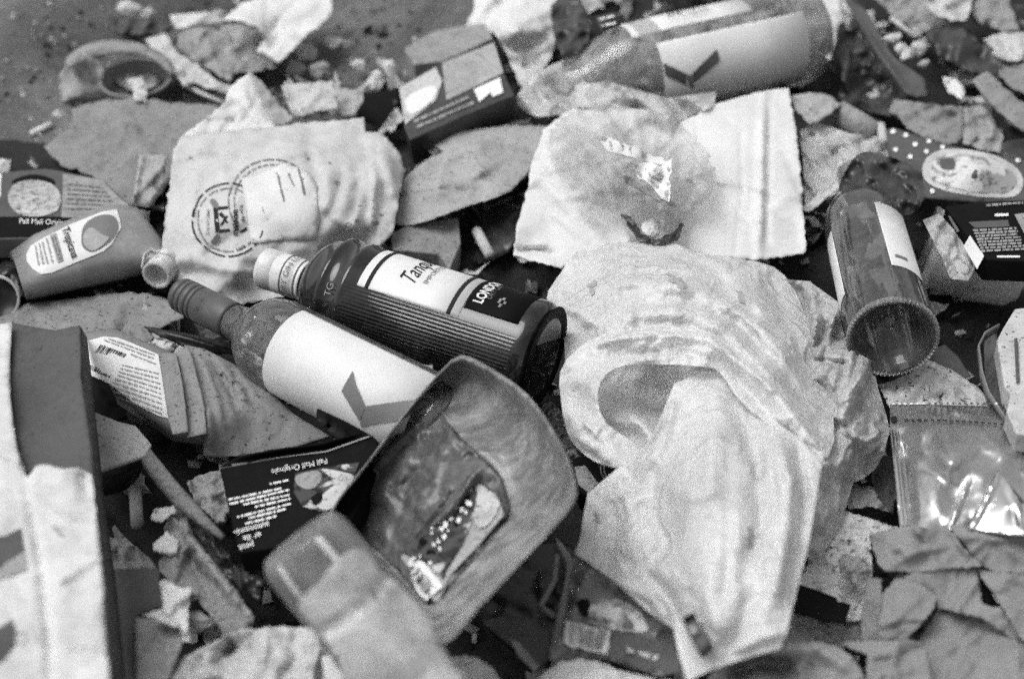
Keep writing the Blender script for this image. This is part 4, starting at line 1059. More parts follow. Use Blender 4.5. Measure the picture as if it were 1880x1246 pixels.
patch(ls, [(868, 874), (896, 880), (919, 928), (902, 958), (880, 972), (872, 945), (878, 905)], M['pale'], t, name='printed_panel', off=.0013, smooth=2, res=8, torn=1)
rg = random.Random(4); wq, bq = [], []
for q in range(70):
    a, b = rg.random(), rg.random(); u, v = 752 + 105 * a + 8 * b, 1022 - 125 * a + 62 * b - 20 * a * b
    s_ = rg.uniform(2, 6.5); blob = [(u + s_ * rg.uniform(.5, 1.2) * math.cos(k * 1.05), v + s_ * rg.uniform(.5, 1.2) * math.sin(k * 1.05)) for k in range(6)]
    (wq if rg.random() < .5 else bq).append(blob)
quads(ls, bq, M['black'], t, 'printed_pattern', .0014); quads(ls, wq, M['inkwhite'], t, 'printed_pattern', .0018)
patch(ls, [(856, 894), (866, 892), (868, 904), (858, 908)], M['inkwhite'], t, name='printed_dot', off=.002, smooth=3)
bcp = patch(ls, [(775, 1030), (790, 1042), (815, 1080), (785, 1105), (768, 1078), (758, 1052)], M['inkwhite'], t, name='barcode_panel', off=.0022)
bars(ls, (772, 1044), (806, 1086), (790, 1098), (760, 1054), 14, M['mid'], bcp, off=.0028)

# ------------------------------------------------------------------ blurred bottle at the bottom
t = T('plastic_bottle', 'pale plastic bottle, base up and out of focus, at the bottom edge', 'bottle', 640, 1100, .1, 'plastic bottles')
A, B = V(545, 985, .245), V(765, 1262, .17)
d = (B - A).normalized(); R = .0285
pr = [(.0, .018), (.0005, .024), (.004, .0265), (.010, R), (.045, R), (.047, R * .94), (.052, R * .94), (.054, R), (.09, R * 1.02), (.105, R * .9), (.125, R * .93), (.14, R * .85), (.17, R * .9), (.2, R * .8), (.26, R * .6)]
pb = Lathe(A, A + d * .26, pr)
pb.build('plastic_body', M['filmbase'], t, mod=lambda s_, th: .0016 * math.sin(math.radians(th * 3 + s_ * 2600)) * (s_ > .012))
patch(pb.last, [(552, 1100), (585, 1068), (612, 1030), (645, 1008), (668, 1016), (690, 1050), (735, 1085), (775, 1130), (820, 1190), (840, 1262), (660, 1262), (625, 1200), (590, 1160), (565, 1130)], M['filmpale'], t, name='highlight_patch', off=.0022, smooth=3, torn=2, res=9)  # pale film patch paints the soft white highlight on the body
for a_, b_ in ((14, 22), (-42, -36)): pb.label('rib_highlight', .004, .043, a_, b_, M['filmpale'], t, off=.0018)  # pale strips paint the highlight lines along the base edges

# ------------------------------------------------------------------ the big white bag
BAG = t = T('plastic_bag', 'big crumpled white plastic bag with its mouth open', 'bag', 1280, 850, .03)
bp_ = sheet('back_panel', [(1003, 553, .075), (1016, 520, .08), (1030, 500, .085), (1060, 462, .095), (1140, 446, .1), (1230, 443, .102), (1275, 463, .102), (1390, 480, .098), (1440, 505, .09), (1476, 570, .09), (1503, 660, .095), (1530, 760, .105), (1520, 840, .125), (1440, 800, .15),
      (1340, 700, .14), (1250, 640, .135), (1130, 640, .13), (1045, 690, .115), (1036, 625, .1)], .1, M['bag'], parent=t, ctrl=[(1250, 530, .135), (1130, 540, .122), (1350, 560, .13), (1440, 640, .128)], res=5, th=0, smooth=2, cr=(.0045, 75, .4), seed=51,
      ridges=wrinkles([[(1010, 560), (1100, 590), (1200, 560), (1320, 590), (1420, 690), (1510, 820)], [(1040, 520), (1150, 520), (1290, 530), (1400, 610), (1500, 740)], [(1060, 470), (1180, 470), (1300, 490), (1430, 570), (1500, 680)]], 12, 26, .0006, 6, 4) + wrinkles([[(1050, 600), (1120, 520), (1200, 450)], [(1200, 590), (1270, 520), (1330, 480)]], 5, 40, .0006, 7, 9) + [([(1080, 592), (1170, 572), (1290, 574), (1390, 650), (1470, 770)], .010, 17), ([(1050, 540), (1160, 515), (1280, 530), (1400, 605), (1500, 740)], .009, 14), ([(1100, 575), (1240, 548), (1350, 590), (1450, 700)], -.006, 12),
              ([(1070, 480), (1140, 490), (1260, 480)], .004, 16), ([(1400, 490), (1430, 560), (1480, 660)], -.005, 14), ([(1000, 552), (1060, 575), (1100, 600)], .008, 10), ([(1300, 470), (1360, 530), (1420, 600)], .004, 12)])
sheet('lining', [(1088, 672, .11), (1180, 655, .12), (1300, 660, .125), (1350, 690, .13), (1380, 760, .13), (1330, 830, .115), (1240, 860, .11), (1150, 840, .105), (1095, 780, .1)], .095, M['bag'], parent=t, ctrl=[(1220, 710, .092), (1160, 760, .105)], res=6, th=0, cr=(.005, 60), seed=53,
      ridges=[([(1100, 760), (1180, 780), (1230, 860)], .014, 20), ([(1130, 720), (1160, 760), (1200, 800)], .006, 10)])
sheet('mouth_lip', [(1028, 682, .13), (1060, 640, .14), (1110, 613, .15), (1180, 601, .158), (1260, 601, .163), (1320, 617, .168), (1370, 652, .17), (1430, 722, .175), (1480, 792, .178), (1512, 832, .175), (1500, 860, .17), (1440, 800, .17), (1392, 765, .168), (1350, 726, .165), (1322, 683, .163),
      (1285, 672, .165), (1180, 668, .16), (1128, 676, .155), (1103, 700, .152), (1097, 735, .15), (1112, 775, .148), (1150, 803, .146), (1190, 835, .146), (1150, 860, .14), (1095, 848, .128), (1060, 822, .122), (1040, 790, .12), (1030, 735, .122)], .15, M['bag'], parent=t, res=4, th=0, smooth=2,
      ctrl=[(1180, 632, .174), (1300, 645, .178), (1065, 700, .145), (1075, 780, .142), (1440, 770, .183)], cr=(.004, 48, .4), seed=55,
      ridges=wrinkles([[(1040, 690), (1080, 640), (1180, 618), (1300, 628), (1400, 700), (1490, 815)], [(1050, 720), (1060, 790), (1130, 840)], [(1080, 700), (1130, 660), (1230, 645), (1310, 655)]], 12, 20, .0006, 4.5, 12) + [([(1045, 670), (1110, 625), (1200, 612), (1300, 622), (1400, 700), (1490, 810)], .008, 10), ([(1075, 690), (1130, 650), (1230, 640), (1310, 660)], -.005, 10), ([(1040, 740), (1060, 800), (1120, 840)], .006, 10), ([(1330, 670), (1400, 750), (1470, 820)], -.006, 10)])
fp = sheet('front_panel', [(1188, 815, .145), (1215, 760, .15), (1238, 704, .152), (1290, 682, .15), (1322, 682, .15), (1350, 728, .158), (1398, 770, .168), (1440, 785, .176), (1500, 832, .178), (1512, 832, .176), (1503, 890, .178), (1494, 944, .18), (1481, 1015, .182), (1464, 1079, .185), (1444, 1163, .185), (1432, 1190, .18),
      (1400, 1198, .176), (1355, 1212, .172), (1310, 1227, .165), (1262, 1250, .155), (1246, 1200, .155), (1236, 1152, .15), (1192, 1124, .145), (1120, 1060, .13), (1056, 1016, .118), (1066, 985, .12), (1072, 940, .124), (1079, 905, .128), (1130, 862, .138)], .15, M['bag'], parent=t, res=5, th=0,
      ctrl=[(1270, 900, .2), (1180, 930, .155), (1160, 1000, .15), (1350, 900, .2), (1420, 1000, .205), (1300, 1050, .195), (1220, 1060, .172), (1400, 850, .19), (1330, 1150, .19), (1280, 780, .178)], cr=(.005, 110, .3), seed=57,
      ridges=wrinkles([[(1240, 710), (1200, 900), (1250, 1100)], [(1300, 700), (1330, 900), (1320, 1180)], [(1350, 740), (1420, 900), (1390, 1180)], [(1450, 800), (1470, 950), (1440, 1150)], [(1090, 890), (1160, 960), (1230, 1120)]], 9, 34, .0006, 6, 13) + [([(1240, 706), (1215, 800), (1180, 870)], .010, 14), ([(1322, 690), (1320, 800), (1290, 950)], .006, 22), ([(1345, 735), (1390, 850), (1395, 960), (1370, 1060)], -.009, 14), ([(1420, 790), (1450, 880), (1440, 1000), (1410, 1150)], .012, 15), ([(1460, 800), (1478, 900), (1460, 1060)], -.006, 10),
              ([(1400, 800), (1425, 900), (1415, 1020)], .005, 10), ([(1130, 870), (1165, 960), (1130, 1040)], .008, 16), ([(1110, 890), (1200, 880), (1230, 960), (1230, 1040)], -.008, 22), ([(1130, 960), (1190, 930), (1225, 1000), (1180, 1060)], -.006, 16), ([(1120, 1060), (1200, 1100), (1240, 1150)], .006, 9),
              ([(1180, 1040), (1230, 1100), (1260, 1180)], -.010, 12), ([(1290, 1050), (1310, 1140), (1300, 1220)], .006, 20), ([(1380, 1080), (1360, 1150), (1330, 1215)], -.005, 14), ([(1330, 1200), (1400, 1170), (1440, 1160)], .006, 10), ([(1280, 740), (1275, 880)], -.003, 16)])
t = T('crumpled_film', 'crumpled dirty plastic sheet beside the big white bag, below the bottle base', 'plastic sheet', 1560, 730, .04)
sheet('film_sheet', [(1428, 512, .085), (1486, 516, .09), (1541, 556, .098), (1546, 602, .1), (1562, 642, .098), (1602, 662, .096), (1612, 712, .096), (1626, 758, .094), (1634, 788, .09), (1622, 836, .082), (1606, 862, .08), (1585, 878, .078), (1566, 886, .076), (1552, 935, .075), (1540, 970, .075), (1500, 1034, .08), (1478, 1020, .1), (1490, 945, .11),
      (1508, 860, .115), (1500, 780, .1), (1480, 660, .085), (1455, 580, .08)], .09, M['bagdirty'], parent=t, ctrl=[(1530, 700, .12), (1570, 780, .112), (1500, 580, .11)], cr=(.022, 62, .5), seed=61, res=4, th=0,
      ridges=wrinkles([[(1490, 520), (1510, 600), (1490, 700)], [(1540, 560), (1560, 640), (1530, 760)], [(1600, 670), (1560, 760), (1530, 950)], [(1620, 780), (1560, 830), (1510, 1000)]], 12, 30, .0014, 5, 15) + [([(1486, 520), (1500, 590), (1490, 660)], .014, 12, 't'), ([(1540, 560), (1520, 620), (1480, 680)], .014, 12, 't'), ([(1600, 664), (1560, 720), (1540, 800)], .016, 16, 't'), ([(1545, 790), (1590, 810), (1620, 790)], .01, 10, 't'), ([(1500, 660), (1560, 670)], -.01, 10, 't')])
for q, (sf_, pts) in enumerate([(fp, [(1372, 975), (1380, 968), (1383, 990), (1376, 1010), (1370, 1000)]), (fp, [(1385, 985), (1396, 978), (1390, 988)]), (bp_, [(1222, 500), (1240, 506), (1262, 528), (1250, 530), (1232, 515)]), (bp_, [(1080, 520), (1096, 515), (1092, 540), (1084, 545)]), (bp_, [(1350, 532), (1366, 540), (1372, 560), (1360, 556)]), (fp, [(1092, 940), (1100, 950), (1098, 965), (1090, 955)])]):
    patch(sf_, pts, M['cardlight'], BAG, name='dirt_smear', torn=3, res=5, seed=q, off=.0006)
tt = T('cigarette_lighter', 'small dark lighter resting on the tail of the big bag', 'lighter', 1280, 1158, .15)
slab('lighter_body', [(1256, 1142, .182), (1276, 1130, .184), (1306, 1174, .188), (1284, 1193, .187)], .009, M['carddark'], tt)
slab('metal_head', [(1252, 1132, .183), (1272, 1121, .185), (1278, 1131, .186), (1257, 1143, .184)], .008, M['black'], tt)
slab('thumb_button', [(1262, 1150, .188), (1274, 1143, .189), (1283, 1157, .19), (1270, 1165, .189)], .002, M['mid'], tt)

# ------------------------------------------------------------------ white folded sheets and cloudy cup in the upper middle
sheet('paper_sheet', [(1395, 168, .095), (1448, 162, .09), (1462, 240, .088), (1472, 340, .084), (1480, 462, .08), (1440, 470, .082), (1390, 477, .086), (1310, 470, .086), (1240, 460, .08), (1190, 420, .08), (1200, 300, .085), (1260, 220, .09), (1320, 190, .094)], .088, M['white'],
      'large white paper sheet with a folded side, above the big bag', 'paper', 'white papers', cr=(.004, 100, .3), seed=71, res=6, th=.0012, ctrl=[(1340, 330, .098)], ridges=[([(1402, 168), (1398, 330), (1392, 476)], .007, 12, 't'), ([(1412, 170), (1410, 330), (1408, 470)], -.003, 8, 't')])
sheet('paper_sheet', [(1000, 235, .088), (1050, 200, .09), (1130, 200, .088), (1210, 200, .086), (1285, 225, .084), (1290, 300, .082), (1272, 400, .082), (1230, 440, .083), (1145, 446, .082), (1080, 462, .08), (1030, 492, .074), (942, 468, .07), (948, 420, .075), (958, 380, .078), (968, 350, .08), (975, 300, .084)], .085, M['white'],
      'white crumpled sheet with a rolled near edge under the cloudy cup', 'paper', 'white papers', cr=(.006, 90, .4), seed=73, res=6, th=.001, ctrl=[(1080, 360, .095)], torn=.5, ridges=[([(945, 462), (990, 458), (1025, 466)], -.008, 7, 't'), ([(945, 470), (1028, 490)], .006, 8), ([(980, 320), (1050, 380), (1150, 430)], -.008, 16), ([(965, 345), (985, 330)], .006, 8)])
t = T('plastic_cup', 'crushed cloudy plastic cup lying on the white sheets', 'cup', 1170, 310, .08)
cupS = sheet('cup_wall', [(1000, 262, .1), (1030, 215, .11), (1080, 192, .115), (1130, 195, .118), (1195, 205, .12), (1255, 232, .125), (1300, 280, .12), (1316, 325, .115), (1305, 362, .11), (1268, 388, .108), (1240, 438, .1), (1195, 442, .1), (1150, 405, .105), (1085, 372, .108), (1030, 330, .104)], .11, M['film'], parent=t, smooth=1, torn=2, res=4, th=0, cr=(.008, 48, .9), seed=75,
      ctrl=[(1160, 300, .145)], ridges=wrinkles([[(1030, 230), (1090, 320), (1180, 420)], [(1100, 205), (1180, 300), (1240, 420)], [(1240, 240), (1290, 310), (1250, 390)]], 8, 30, .0016, 6, 44) + [([(1105, 255), (1160, 345), (1215, 385)], .016, 12), ([(1060, 230), (1100, 320), (1150, 395)], -.012, 12), ([(1235, 290), (1225, 360), (1235, 400)], .014, 10), ([(1280, 300), (1300, 345), (1260, 380)], .012, 9), ([(1075, 320), (1140, 385)], .01, 8)])
for p, m in (([(1104, 260), (1108, 250), (1216, 292), (1224, 302), (1212, 305), (1118, 280)], 'white'), ([(1146, 322), (1160, 330), (1228, 368), (1240, 380), (1220, 378), (1150, 336)], 'mid'), ([(1145, 300), (1222, 300), (1233, 292), (1226, 372), (1212, 360)], 'inkwhite')): patch(cupS, p, M[m], t, name='printed_strip', off=.0015, res=8)
print_lines(cupS, [((1122, 262), (1126, 278)), ((1140, 262), (1143, 282)), ((1158, 268), (1160, 288)), ((1176, 276), (1178, 292)), ((1192, 330), (1212, 348)), ((1196, 322), (1216, 338)), ((1206, 318), (1222, 330))], M['faint'], t, 4, off=.002)
sheet('broken_twig', [(1140, 392), (1158, 398), (1180, 430), (1206, 440), (1240, 425), (1250, 408), (1256, 412), (1244, 440), (1200, 450), (1168, 436)], .107, M['darkfilm'], 'curled dark fragment at the lower end of the cloudy cup', 'fragment', res=4, cr=(.006, 14))
lump('tissue_lump', 1195, 418, .107, .012, .010, .007, M['white'], seed=22, label='white crumb inside the curled dark fragment', cat='lump', group='crumpled tissue')
sheet('clear_wrapper', [(1060, 160, .09), (1110, 148, .1), (1180, 168, .1), (1225, 180, .098), (1315, 168, .095), (1312, 195, .092), (1240, 225, .09), (1140, 210, .09), (1060, 195, .085)], .09, M['filmthick'], 'cloudy clear wrapper between the large clear bottle and the cup', 'wrapper', 'wrappers', cr=(.01, 50), res=5, th=0, seed=77)

# ------------------------------------------------------------------ grey sheets and boxes, centre top
sheet('grey_leaflet', [(786, 240, .062), (860, 238, .064), (1002, 230, .062), (990, 290, .066), (975, 312, .068), (945, 343, .07), (925, 357, .07), (858, 378, .07), (773, 409, .066), (728, 413, .062), (726, 394, .062), (736, 355, .064), (743, 327, .066), (768, 305, .066), (794, 286, .066), (814, 278, .064), (790, 262, .06)], .065, M['cardlight'],
      'curled grey leaflet between the stamped paper and the white sheets', 'paper', 'paper wraps', cr=(.003, 90, .3), seed=81, res=6, smooth=2, ctrl=[(880, 310, .082), (800, 360, .078)], ridges=[([(800, 300), (850, 275), (900, 262)], .008, 14), ([(945, 345), (860, 380), (770, 410)], .006, 12)])
sheet('paper_scrap', [(776, 266), (800, 258), (836, 270), (815, 280), (795, 286)], .055, M['cardlight'], 'grey corner peeking from the fold of the curled leaflet', 'paper scrap', 'paper scraps', res=5, cr=(.003, 20))
t = T('small_carton', 'small grey carton end under the curled leaflet', 'carton', 780, 440, .03)
slab('top_face', [(718, 428, .062), (750, 412, .062), (842, 398, .06), (846, 446, .06), (825, 496, .056), (806, 466, .06), (720, 458, .062)], .03, M['card'], t)
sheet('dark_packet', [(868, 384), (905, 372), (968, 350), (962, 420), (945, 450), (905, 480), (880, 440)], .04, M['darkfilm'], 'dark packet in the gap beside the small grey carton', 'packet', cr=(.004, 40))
tube('cigarette_butt', [(875, 424, .05), (900, 470, .05)], .0052, M['pale'], seg=12, label='pale cigarette end in the gap below the curled leaflet', cat='cigarette butt', group='cigarette butts')
tube('cigarette_butt', [(853, 376, .048), (878, 420, .048)], .0045, M['black'], seg=12, label='burnt black cigarette lying above the pale cigarette end', cat='cigarette butt', group='cigarette butts')
t = T('snack_box', 'blurred printed box tilted beside the large clear bottle', 'box', 835, 170, .03, 'boxes')
bx = slab('box', [(732, 160, .09), (810, 112, .095), (908, 77, .1), (926, 135, .1), (945, 175, .092), (870, 205, .085), (752, 257, .07), (742, 232, .082)], .035, M['darkfilm'], t)
patch(bx, [(733, 163), (770, 142), (800, 125), (812, 150), (800, 185), (744, 230)], M['pale'], t, name='printed_picture')
patch(bx, [(745, 185), (775, 165), (800, 160), (795, 185), (755, 212)], M['inkwhite'], t, name='printed_food', off=.0014, smooth=3)
patch(bx, [(812, 117), (907, 79), (924, 135), (874, 160), (820, 185), (815, 150)], M['cardlight'], t, name='printed_panel')
patch(bx, [(870, 166), (918, 144), (924, 172), (905, 180), (900, 172), (880, 190)], M['inkwhite'], t, name='barcode_panel', off=.0014)
print_lines(bx, [((760, 225), (860, 180)), ((765, 235), (870, 190))], M['mid'], t, 6)
slab('dark_box', [(742, 88, .06), (800, 55, .06), (890, 42, .062), (905, 70, .062), (815, 112, .06), (760, 118, .06)], .03, M['mid'], label='grey dented box behind the blurred printed box', cat='box', group='boxes')
sheet('tissue_ball', [(853, 60, .06), (868, 20, .06), (885, -15, .06), (1010, -15, .06), (1022, 40, .06), (1018, 90, .06), (985, 145, .055), (958, 160, .055), (935, 110, .055), (905, 60, .055)], .06, M['white'], 'big white crumpled tissue next to the large clear bottle', 'tissue', 'crumpled tissue', smooth=3, res=6, cr=(.012, 70), ctrl=[(945, 60, .105)], seed=87, th=0)
sheet('dark_rag', [(1012, 10), (1040, -5), (1072, 10), (1084, 55), (1064, 95), (1034, 105), (1018, 65)], .1, M['darkfilm'], 'dark rag pinched between the white tissue and the bottle label', 'rag', cr=(.01, 30), res=5, torn=1.5, smooth=2)
sheet('clear_wrapper', [(960, 160, .07), (1010, 120, .08), (1060, 110, .085), (1090, 150, .085), (1060, 200, .08), (985, 215, .07), (950, 190, .065)], .08, M['filmthick'], 'cloudy film around the neck of the large clear bottle', 'wrapper', 'wrappers', cr=(.012, 40), res=5, th=0, smooth=2, seed=88)

# ------------------------------------------------------------------ upper right heap
sheet('paper_scrap', [(1492, -15, .09), (1545, -15, .09), (1540, 40, .085), (1532, 85, .08), (1522, 112, .075), (1505, 90, .078), (1500, 40, .085)], .08, M['white'], 'white paper standing at the base of the large clear bottle', 'paper', 'white papers', cr=(.004, 40), seed=90)
sheet('paper_scrap', [(1545, -10), (1562, -5), (1568, 30), (1556, 52), (1546, 30)], .07, M['pale'], 'small pale strip at the top between white paper and the dark bag', 'paper scrap', 'paper scraps', res=6)
sheet('bin_liner', [(1538, 180, .05), (1548, 130, .06), (1535, 80, .07), (1575, 20, .07), (1600, 70, .06), (1650, 150, .045), (1680, 200, .045), (1640, 215, .045), (1590, 205, .045)], .055, M['darkfilm'], 'dark bin liner spread behind the torn grey flaps', 'bag', cr=(.016, 50), seed=92, res=5, ridges=[([(1575, 25), (1555, 110), (1545, 175)], .008, 8), ([(1600, 125), (1630, 140), (1650, 165)], .006, 10)], th=0)
sheet('split_leaf', [(1545, -10, .09), (1589, 18, .085), (1615, 62, .08), (1638, 101, .078), (1668, 125, .075), (1698, 145, .07), (1694, 176, .066), (1673, 175, .068), (1655, 162, .07), (1614, 103, .078), (1580, 45, .085)], .08, M['carddark'], 'long grey curved leaf-like strip slanting over the dark bin liner', 'strip', res=5, smooth=2, ridges=[([(1565, 10), (1620, 90), (1685, 165)], -.006, 10), ([(1580, 40), (1618, 104), (1670, 172)], .006, 6)], th=.001)
tube('wooden_stick', [(1636, 34, .08), (1672, 62, .078)], .0028, M['pale'], label='short pale stick above the dark glove', cat='stick')
for i, (u, v, s, lab) in enumerate([(1638, 72, .012, 'pale lump on the curved strip, first along its row'), (1652, 90, .011, 'pale lump midway along the curved strip'), (1668, 100, .012, 'pale lump at the lower end of the curved strip'), (1686, 92, .014, 'larger pale lump between the curved strip and dark sheet'), (1679, 60, .009, 'pale round lump at the end of the short stick'), (1695, 118, .009, 'small pale lump below the larger one by the dark sheet')]):
    lump('tissue_lump', u, v, .08, s, s * .7, s * .7, M['pale'], seed=i + 40, label=lab, cat='lump', group='crumpled tissue')
sheet('debris_patch', [(1600, -10), (1700, -10), (1710, 26), (1745, 42), (1700, 58), (1690, 60), (1650, 40)], .05, M['mid'], 'grey debris patch behind the short pale stick', 'debris', cr=(.012, 25), seed=95, res=5)
sheet('dark_cloth', [(1698, 58, .07), (1735, 48, .075), (1772, 55, .075), (1808, 85, .07), (1840, 118, .065), (1830, 140, .06), (1785, 133, .062), (1750, 115, .065), (1722, 100, .066)], .07, M['darkfilm'], 'dark smooth sheet folded like a glove near the top corner', 'cloth', cr=(.006, 50), smooth=2, res=6, ridges=[([(1700, 60), (1720, 85), (1730, 110)], .006, 7)])
sheet('paper_scrap', [(1730, 140), (1755, 145), (1772, 162), (1768, 185), (1752, 174), (1742, 170)], .062, M['white'], 'small white forked scrap below the dark smooth sheet', 'paper scrap', 'paper scraps', res=4, cr=(.004, 16))
sheet('crumpled_paper', [(1696, -15), (1778, -15), (1783, 18), (1766, 38), (1735, 34), (1710, 22)], .08, M['pale'], 'pale crumpled wad cut by the top edge', 'paper', 'paper wraps', cr=(.012, 30), smooth=2, res=5, seed=96)
sheet('grey_rag', [(1784, 20), (1800, -12), (1850, -12), (1870, 55), (1835, 60), (1800, 45)], .06, M['mid'], 'grey rag beside the pale wad at the top edge', 'rag', cr=(.008, 40), res=6)
sheet('crumpled_paper', [(1802, 72, .07), (1840, 62), (1900, 58), (1900, 108), (1850, 112), (1832, 98)], .07, M['pale'], 'pale crumpled paper under the top corner', 'paper', 'paper wraps', cr=(.014, 28), res=5, seed=97)
sheet('grey_board', [(1838, 112), (1900, 106), (1900, 182), (1862, 165), (1836, 140)], .062, M['card'], 'grey board patch above the slanting cardboard strip', 'cardboard', 'torn cardboard', cr=(.006, 40))
sheet('cardboard_strip', [(1783, 148, .085), (1812, 130, .085), (1850, 165, .083), (1900, 205, .08), (1900, 255, .078), (1828, 200, .08), (1804, 170, .083)], .083, M['card'], 'slanting grey cardboard strip by the picture edge', 'cardboard', 'torn cardboard', cr=(.002, 50), th=.003, res=6)
sheet('torn_card', [(1453, 176, .08), (1485, 170, .082), (1516, 172, .08), (1546, 190, .078), (1518, 212, .076), (1488, 228, .074), (1464, 204, .076)], .078, M['cardlight'], 'five-sided grey card bit near the corner of the large white sheet', 'cardboard', 'torn cardboard', cr=(.002, 40), res=5, th=.0015)
tube('paper_roll', [(1540, 206, .06), (1570, 225, .062), (1606, 250, .06)], [.012, .014, .013], M['mid'], seg=16, wob=.12, label='grey rolled paper below the five-sided card bit', cat='paper roll')
tube('cigarette_butt', [(1617, 230, .07), (1622, 262, .07)], .0045, M['pale'], seg=12, label='pale upright stub at the end of the grey paper roll', cat='cigarette butt', group='cigarette butts')
sheet('grey_flap', [(1632, 202, .06), (1642, 182, .062), (1700, 190, .066), (1768, 196, .064), (1768, 262, .06), (1735, 264, .06), (1682, 246, .058)], .062, M['card'], 'smooth grey flap above the dotted package', 'cardboard', 'torn cardboard', cr=(.008, 50), res=6, smooth=1)
sheet('crumpled_paper', [(1768, 200), (1800, 192), (1818, 205), (1842, 250), (1838, 282), (1800, 275), (1768, 262)], .066, M['mid'], 'grey crumpled paper between smooth flap and slanting strip', 'paper', 'paper wraps', cr=(.016, 26), res=4, seed=98)
sheet('dark_fragment', [(1842, 262), (1870, 256), (1900, 258), (1900, 292), (1845, 284)], .068, M['darkfilm'], 'dark rounded bit at the edge above the dotted package', 'fragment', smooth=2, res=5)
t = T('dotted_package', 'dark package with white dots and an oval label', 'package', 1760, 320, .03)
dp = sheet('wrapper', [(1622, 240, .07), (1640, 234, .075), (1737, 266, .08), (1900, 298, .08), (1900, 372, .075), (1804, 371, .075), (1697, 363, .072), (1660, 345, .068), (1635, 300, .066)], .075, M['carddark'], parent=t, ctrl=[(1790, 320, .098), (1690, 300, .088)], cr=(.002, 60), res=7, th=.004)
ov = patch(dp, [(1694, 318), (1700, 292), (1730, 276), (1775, 276), (1830, 288), (1868, 312), (1878, 340), (1860, 362), (1800, 362), (1740, 352), (1706, 338)], M['pale'], t, name='oval_label', smooth=3)
patch(dp, [(1708, 316), (1716, 296), (1740, 286), (1775, 286), (1825, 297), (1858, 318), (1866, 338), (1850, 354), (1800, 354), (1745, 344), (1716, 332)], M['printfine'], ov, name='printed_picture', off=.0014, smooth=3)
patch(dp, [(1726, 296), (1752, 294), (1752, 314), (1728, 312)], M['carddark'], ov, name='printed_shape', off=.002, smooth=2)
for u, v in [(1640, 243), (1663, 250), (1680, 267), (1705, 261), (1672, 289), (1663, 313), (1641, 320), (1645, 276), (1712, 352), (1730, 272), (1700, 280), (1868, 296)]: ring(dp, u, v, 2.5, 2.2, 4, M['inkwhite'], t, name='printed_dot')
sheet('clear_wrapper', [(1468, 240, .055), (1500, 225, .06), (1560, 245, .065), (1610, 250, .065), (1640, 275, .068), (1642, 315, .065), (1600, 330, .06), (1568, 345, .06), (1520, 362, .055), (1478, 388, .05), (1475, 300, .05)], .06, M['filmthick'], 'crushed clear wrapper between large white sheet and dotted package', 'wrapper', 'wrappers', cr=(.018, 40), res=4, th=0, seed=99)
sheet('paper_scrap', [(1474, 380), (1520, 345), (1560, 312), (1578, 320), (1574, 345), (1530, 352), (1492, 386)], .075, M['pale'], 'pale curled scrap crossing the crushed clear wrapper', 'paper scrap', 'paper scraps', cr=(.006, 30), res=5, smooth=2)
sheet('grey_film', [(1540, 350, .115), (1560, 300, .12), (1590, 278, .12), (1640, 290, .12), (1692, 318, .115), (1692, 378, .112), (1650, 398, .11), (1618, 372, .118), (1580, 362, .12)], .118, M['darkfilm'], 'grey shiny film draped over the shoulder of the base-on bottle', 'film', cr=(.010, 40), res=5, th=0, smooth=2, ridges=[([(1665, 330), (1690, 350), (1680, 390)], .008, 7)])

# ------------------------------------------------------------------ right: pack and jar
t = T('cigarette_pack', 'black cigarette pack with rows of small print at the picture edge', 'cigarette pack', 1810, 430, .04, 'cigarette packs')
p3 = slab('box', [(1735, 378, .122), (1800, 370, .122), (1910, 365, .122), (1910, 480, .130), (1812, 476, .130), (1783, 440, .127)], .022, M['black'], t)
print_lines(p3, [((1810, 379), (1878, 374))], M['mid'], t, 5, mean=7); print_lines(p3, [((1826, 397), (1851, 396))], M['inkwhite'], t, 5, mean=40)
patch(p3, [(1777, 409), (1850, 405), (1853, 417), (1790, 420)], M['carddark'], t, name='printed_panel')
print_lines(p3, [((1786 + 2.2 * i, 425 + 5.4 * i), (1866 + 2.4 * i, 421 + 5.4 * i)) for i in range(8)], M['mid'], t, 4.2, mean=8)
print_lines(p3, [((1830, 473), (1872, 473))], M['inkwhite'], t, 4, mean=60)
quads(p3, [[(1743, 397), (1747, 396), (1764, 424), (1759, 427)]], M['mid'], t, 'printed_mark')
patch(p3, [(1862, 395), (1910, 388), (1910, 420), (1880, 430)], M['mid'], t, name='printed_picture')
slab('price_label', [(1769, 451, .132), (1781, 431, .132), (1807, 469, .134), (1794, 494, .132)], .001, M['white'], label='white tag leaning on the corner of the black pack', cat='tag')
t = T('glass_jar', 'cloudy glass jar lying mouth forward beside the base-on bottle', 'jar', 1740, 470, .03)
jl = Lathe(V(1700, 452, .07), V(1840, 490, .065), [(0, .036), (.002, .0375), (.004, .036), (.01, .037), (.05, .038), (.08, .034), (.09, .025)])
jl.build('jar_wall', M['filmthick'], t, close=(False, True)); jl.build('rim', M['glassright'], t, prof=[(-.001, .034), (-.002, .036), (0, .0378), (.003, .0376)], close=(False, False))
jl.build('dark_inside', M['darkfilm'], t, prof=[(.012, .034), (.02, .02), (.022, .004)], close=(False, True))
jl.build('jar_content', M['mid'], t, prof=[(.03, .0355), (.055, .036), (.078, .032), (.086, .022)], close=(True, True))
sheet('crumpled_film', [(1694, 404, .122), (1724, 392, .122), (1750, 420, .122), (1770, 450, .122), (1792, 488, .118), (1778, 515, .114), (1745, 512, .116), (1730, 475, .122)], .12, M['bagdirty'], 'shiny crumpled wrapper between the cloudy jar and black pack', 'wrapper', 'wrappers', cr=(.012, 25), res=4, th=0, seed=101)
tube('pebble_shard', [(1760, 505, .098), (1775, 512, .098)], .004, M['white'], seg=7, wob=.4, label='small white shard below the shiny crumpled wrapper', cat='shard')
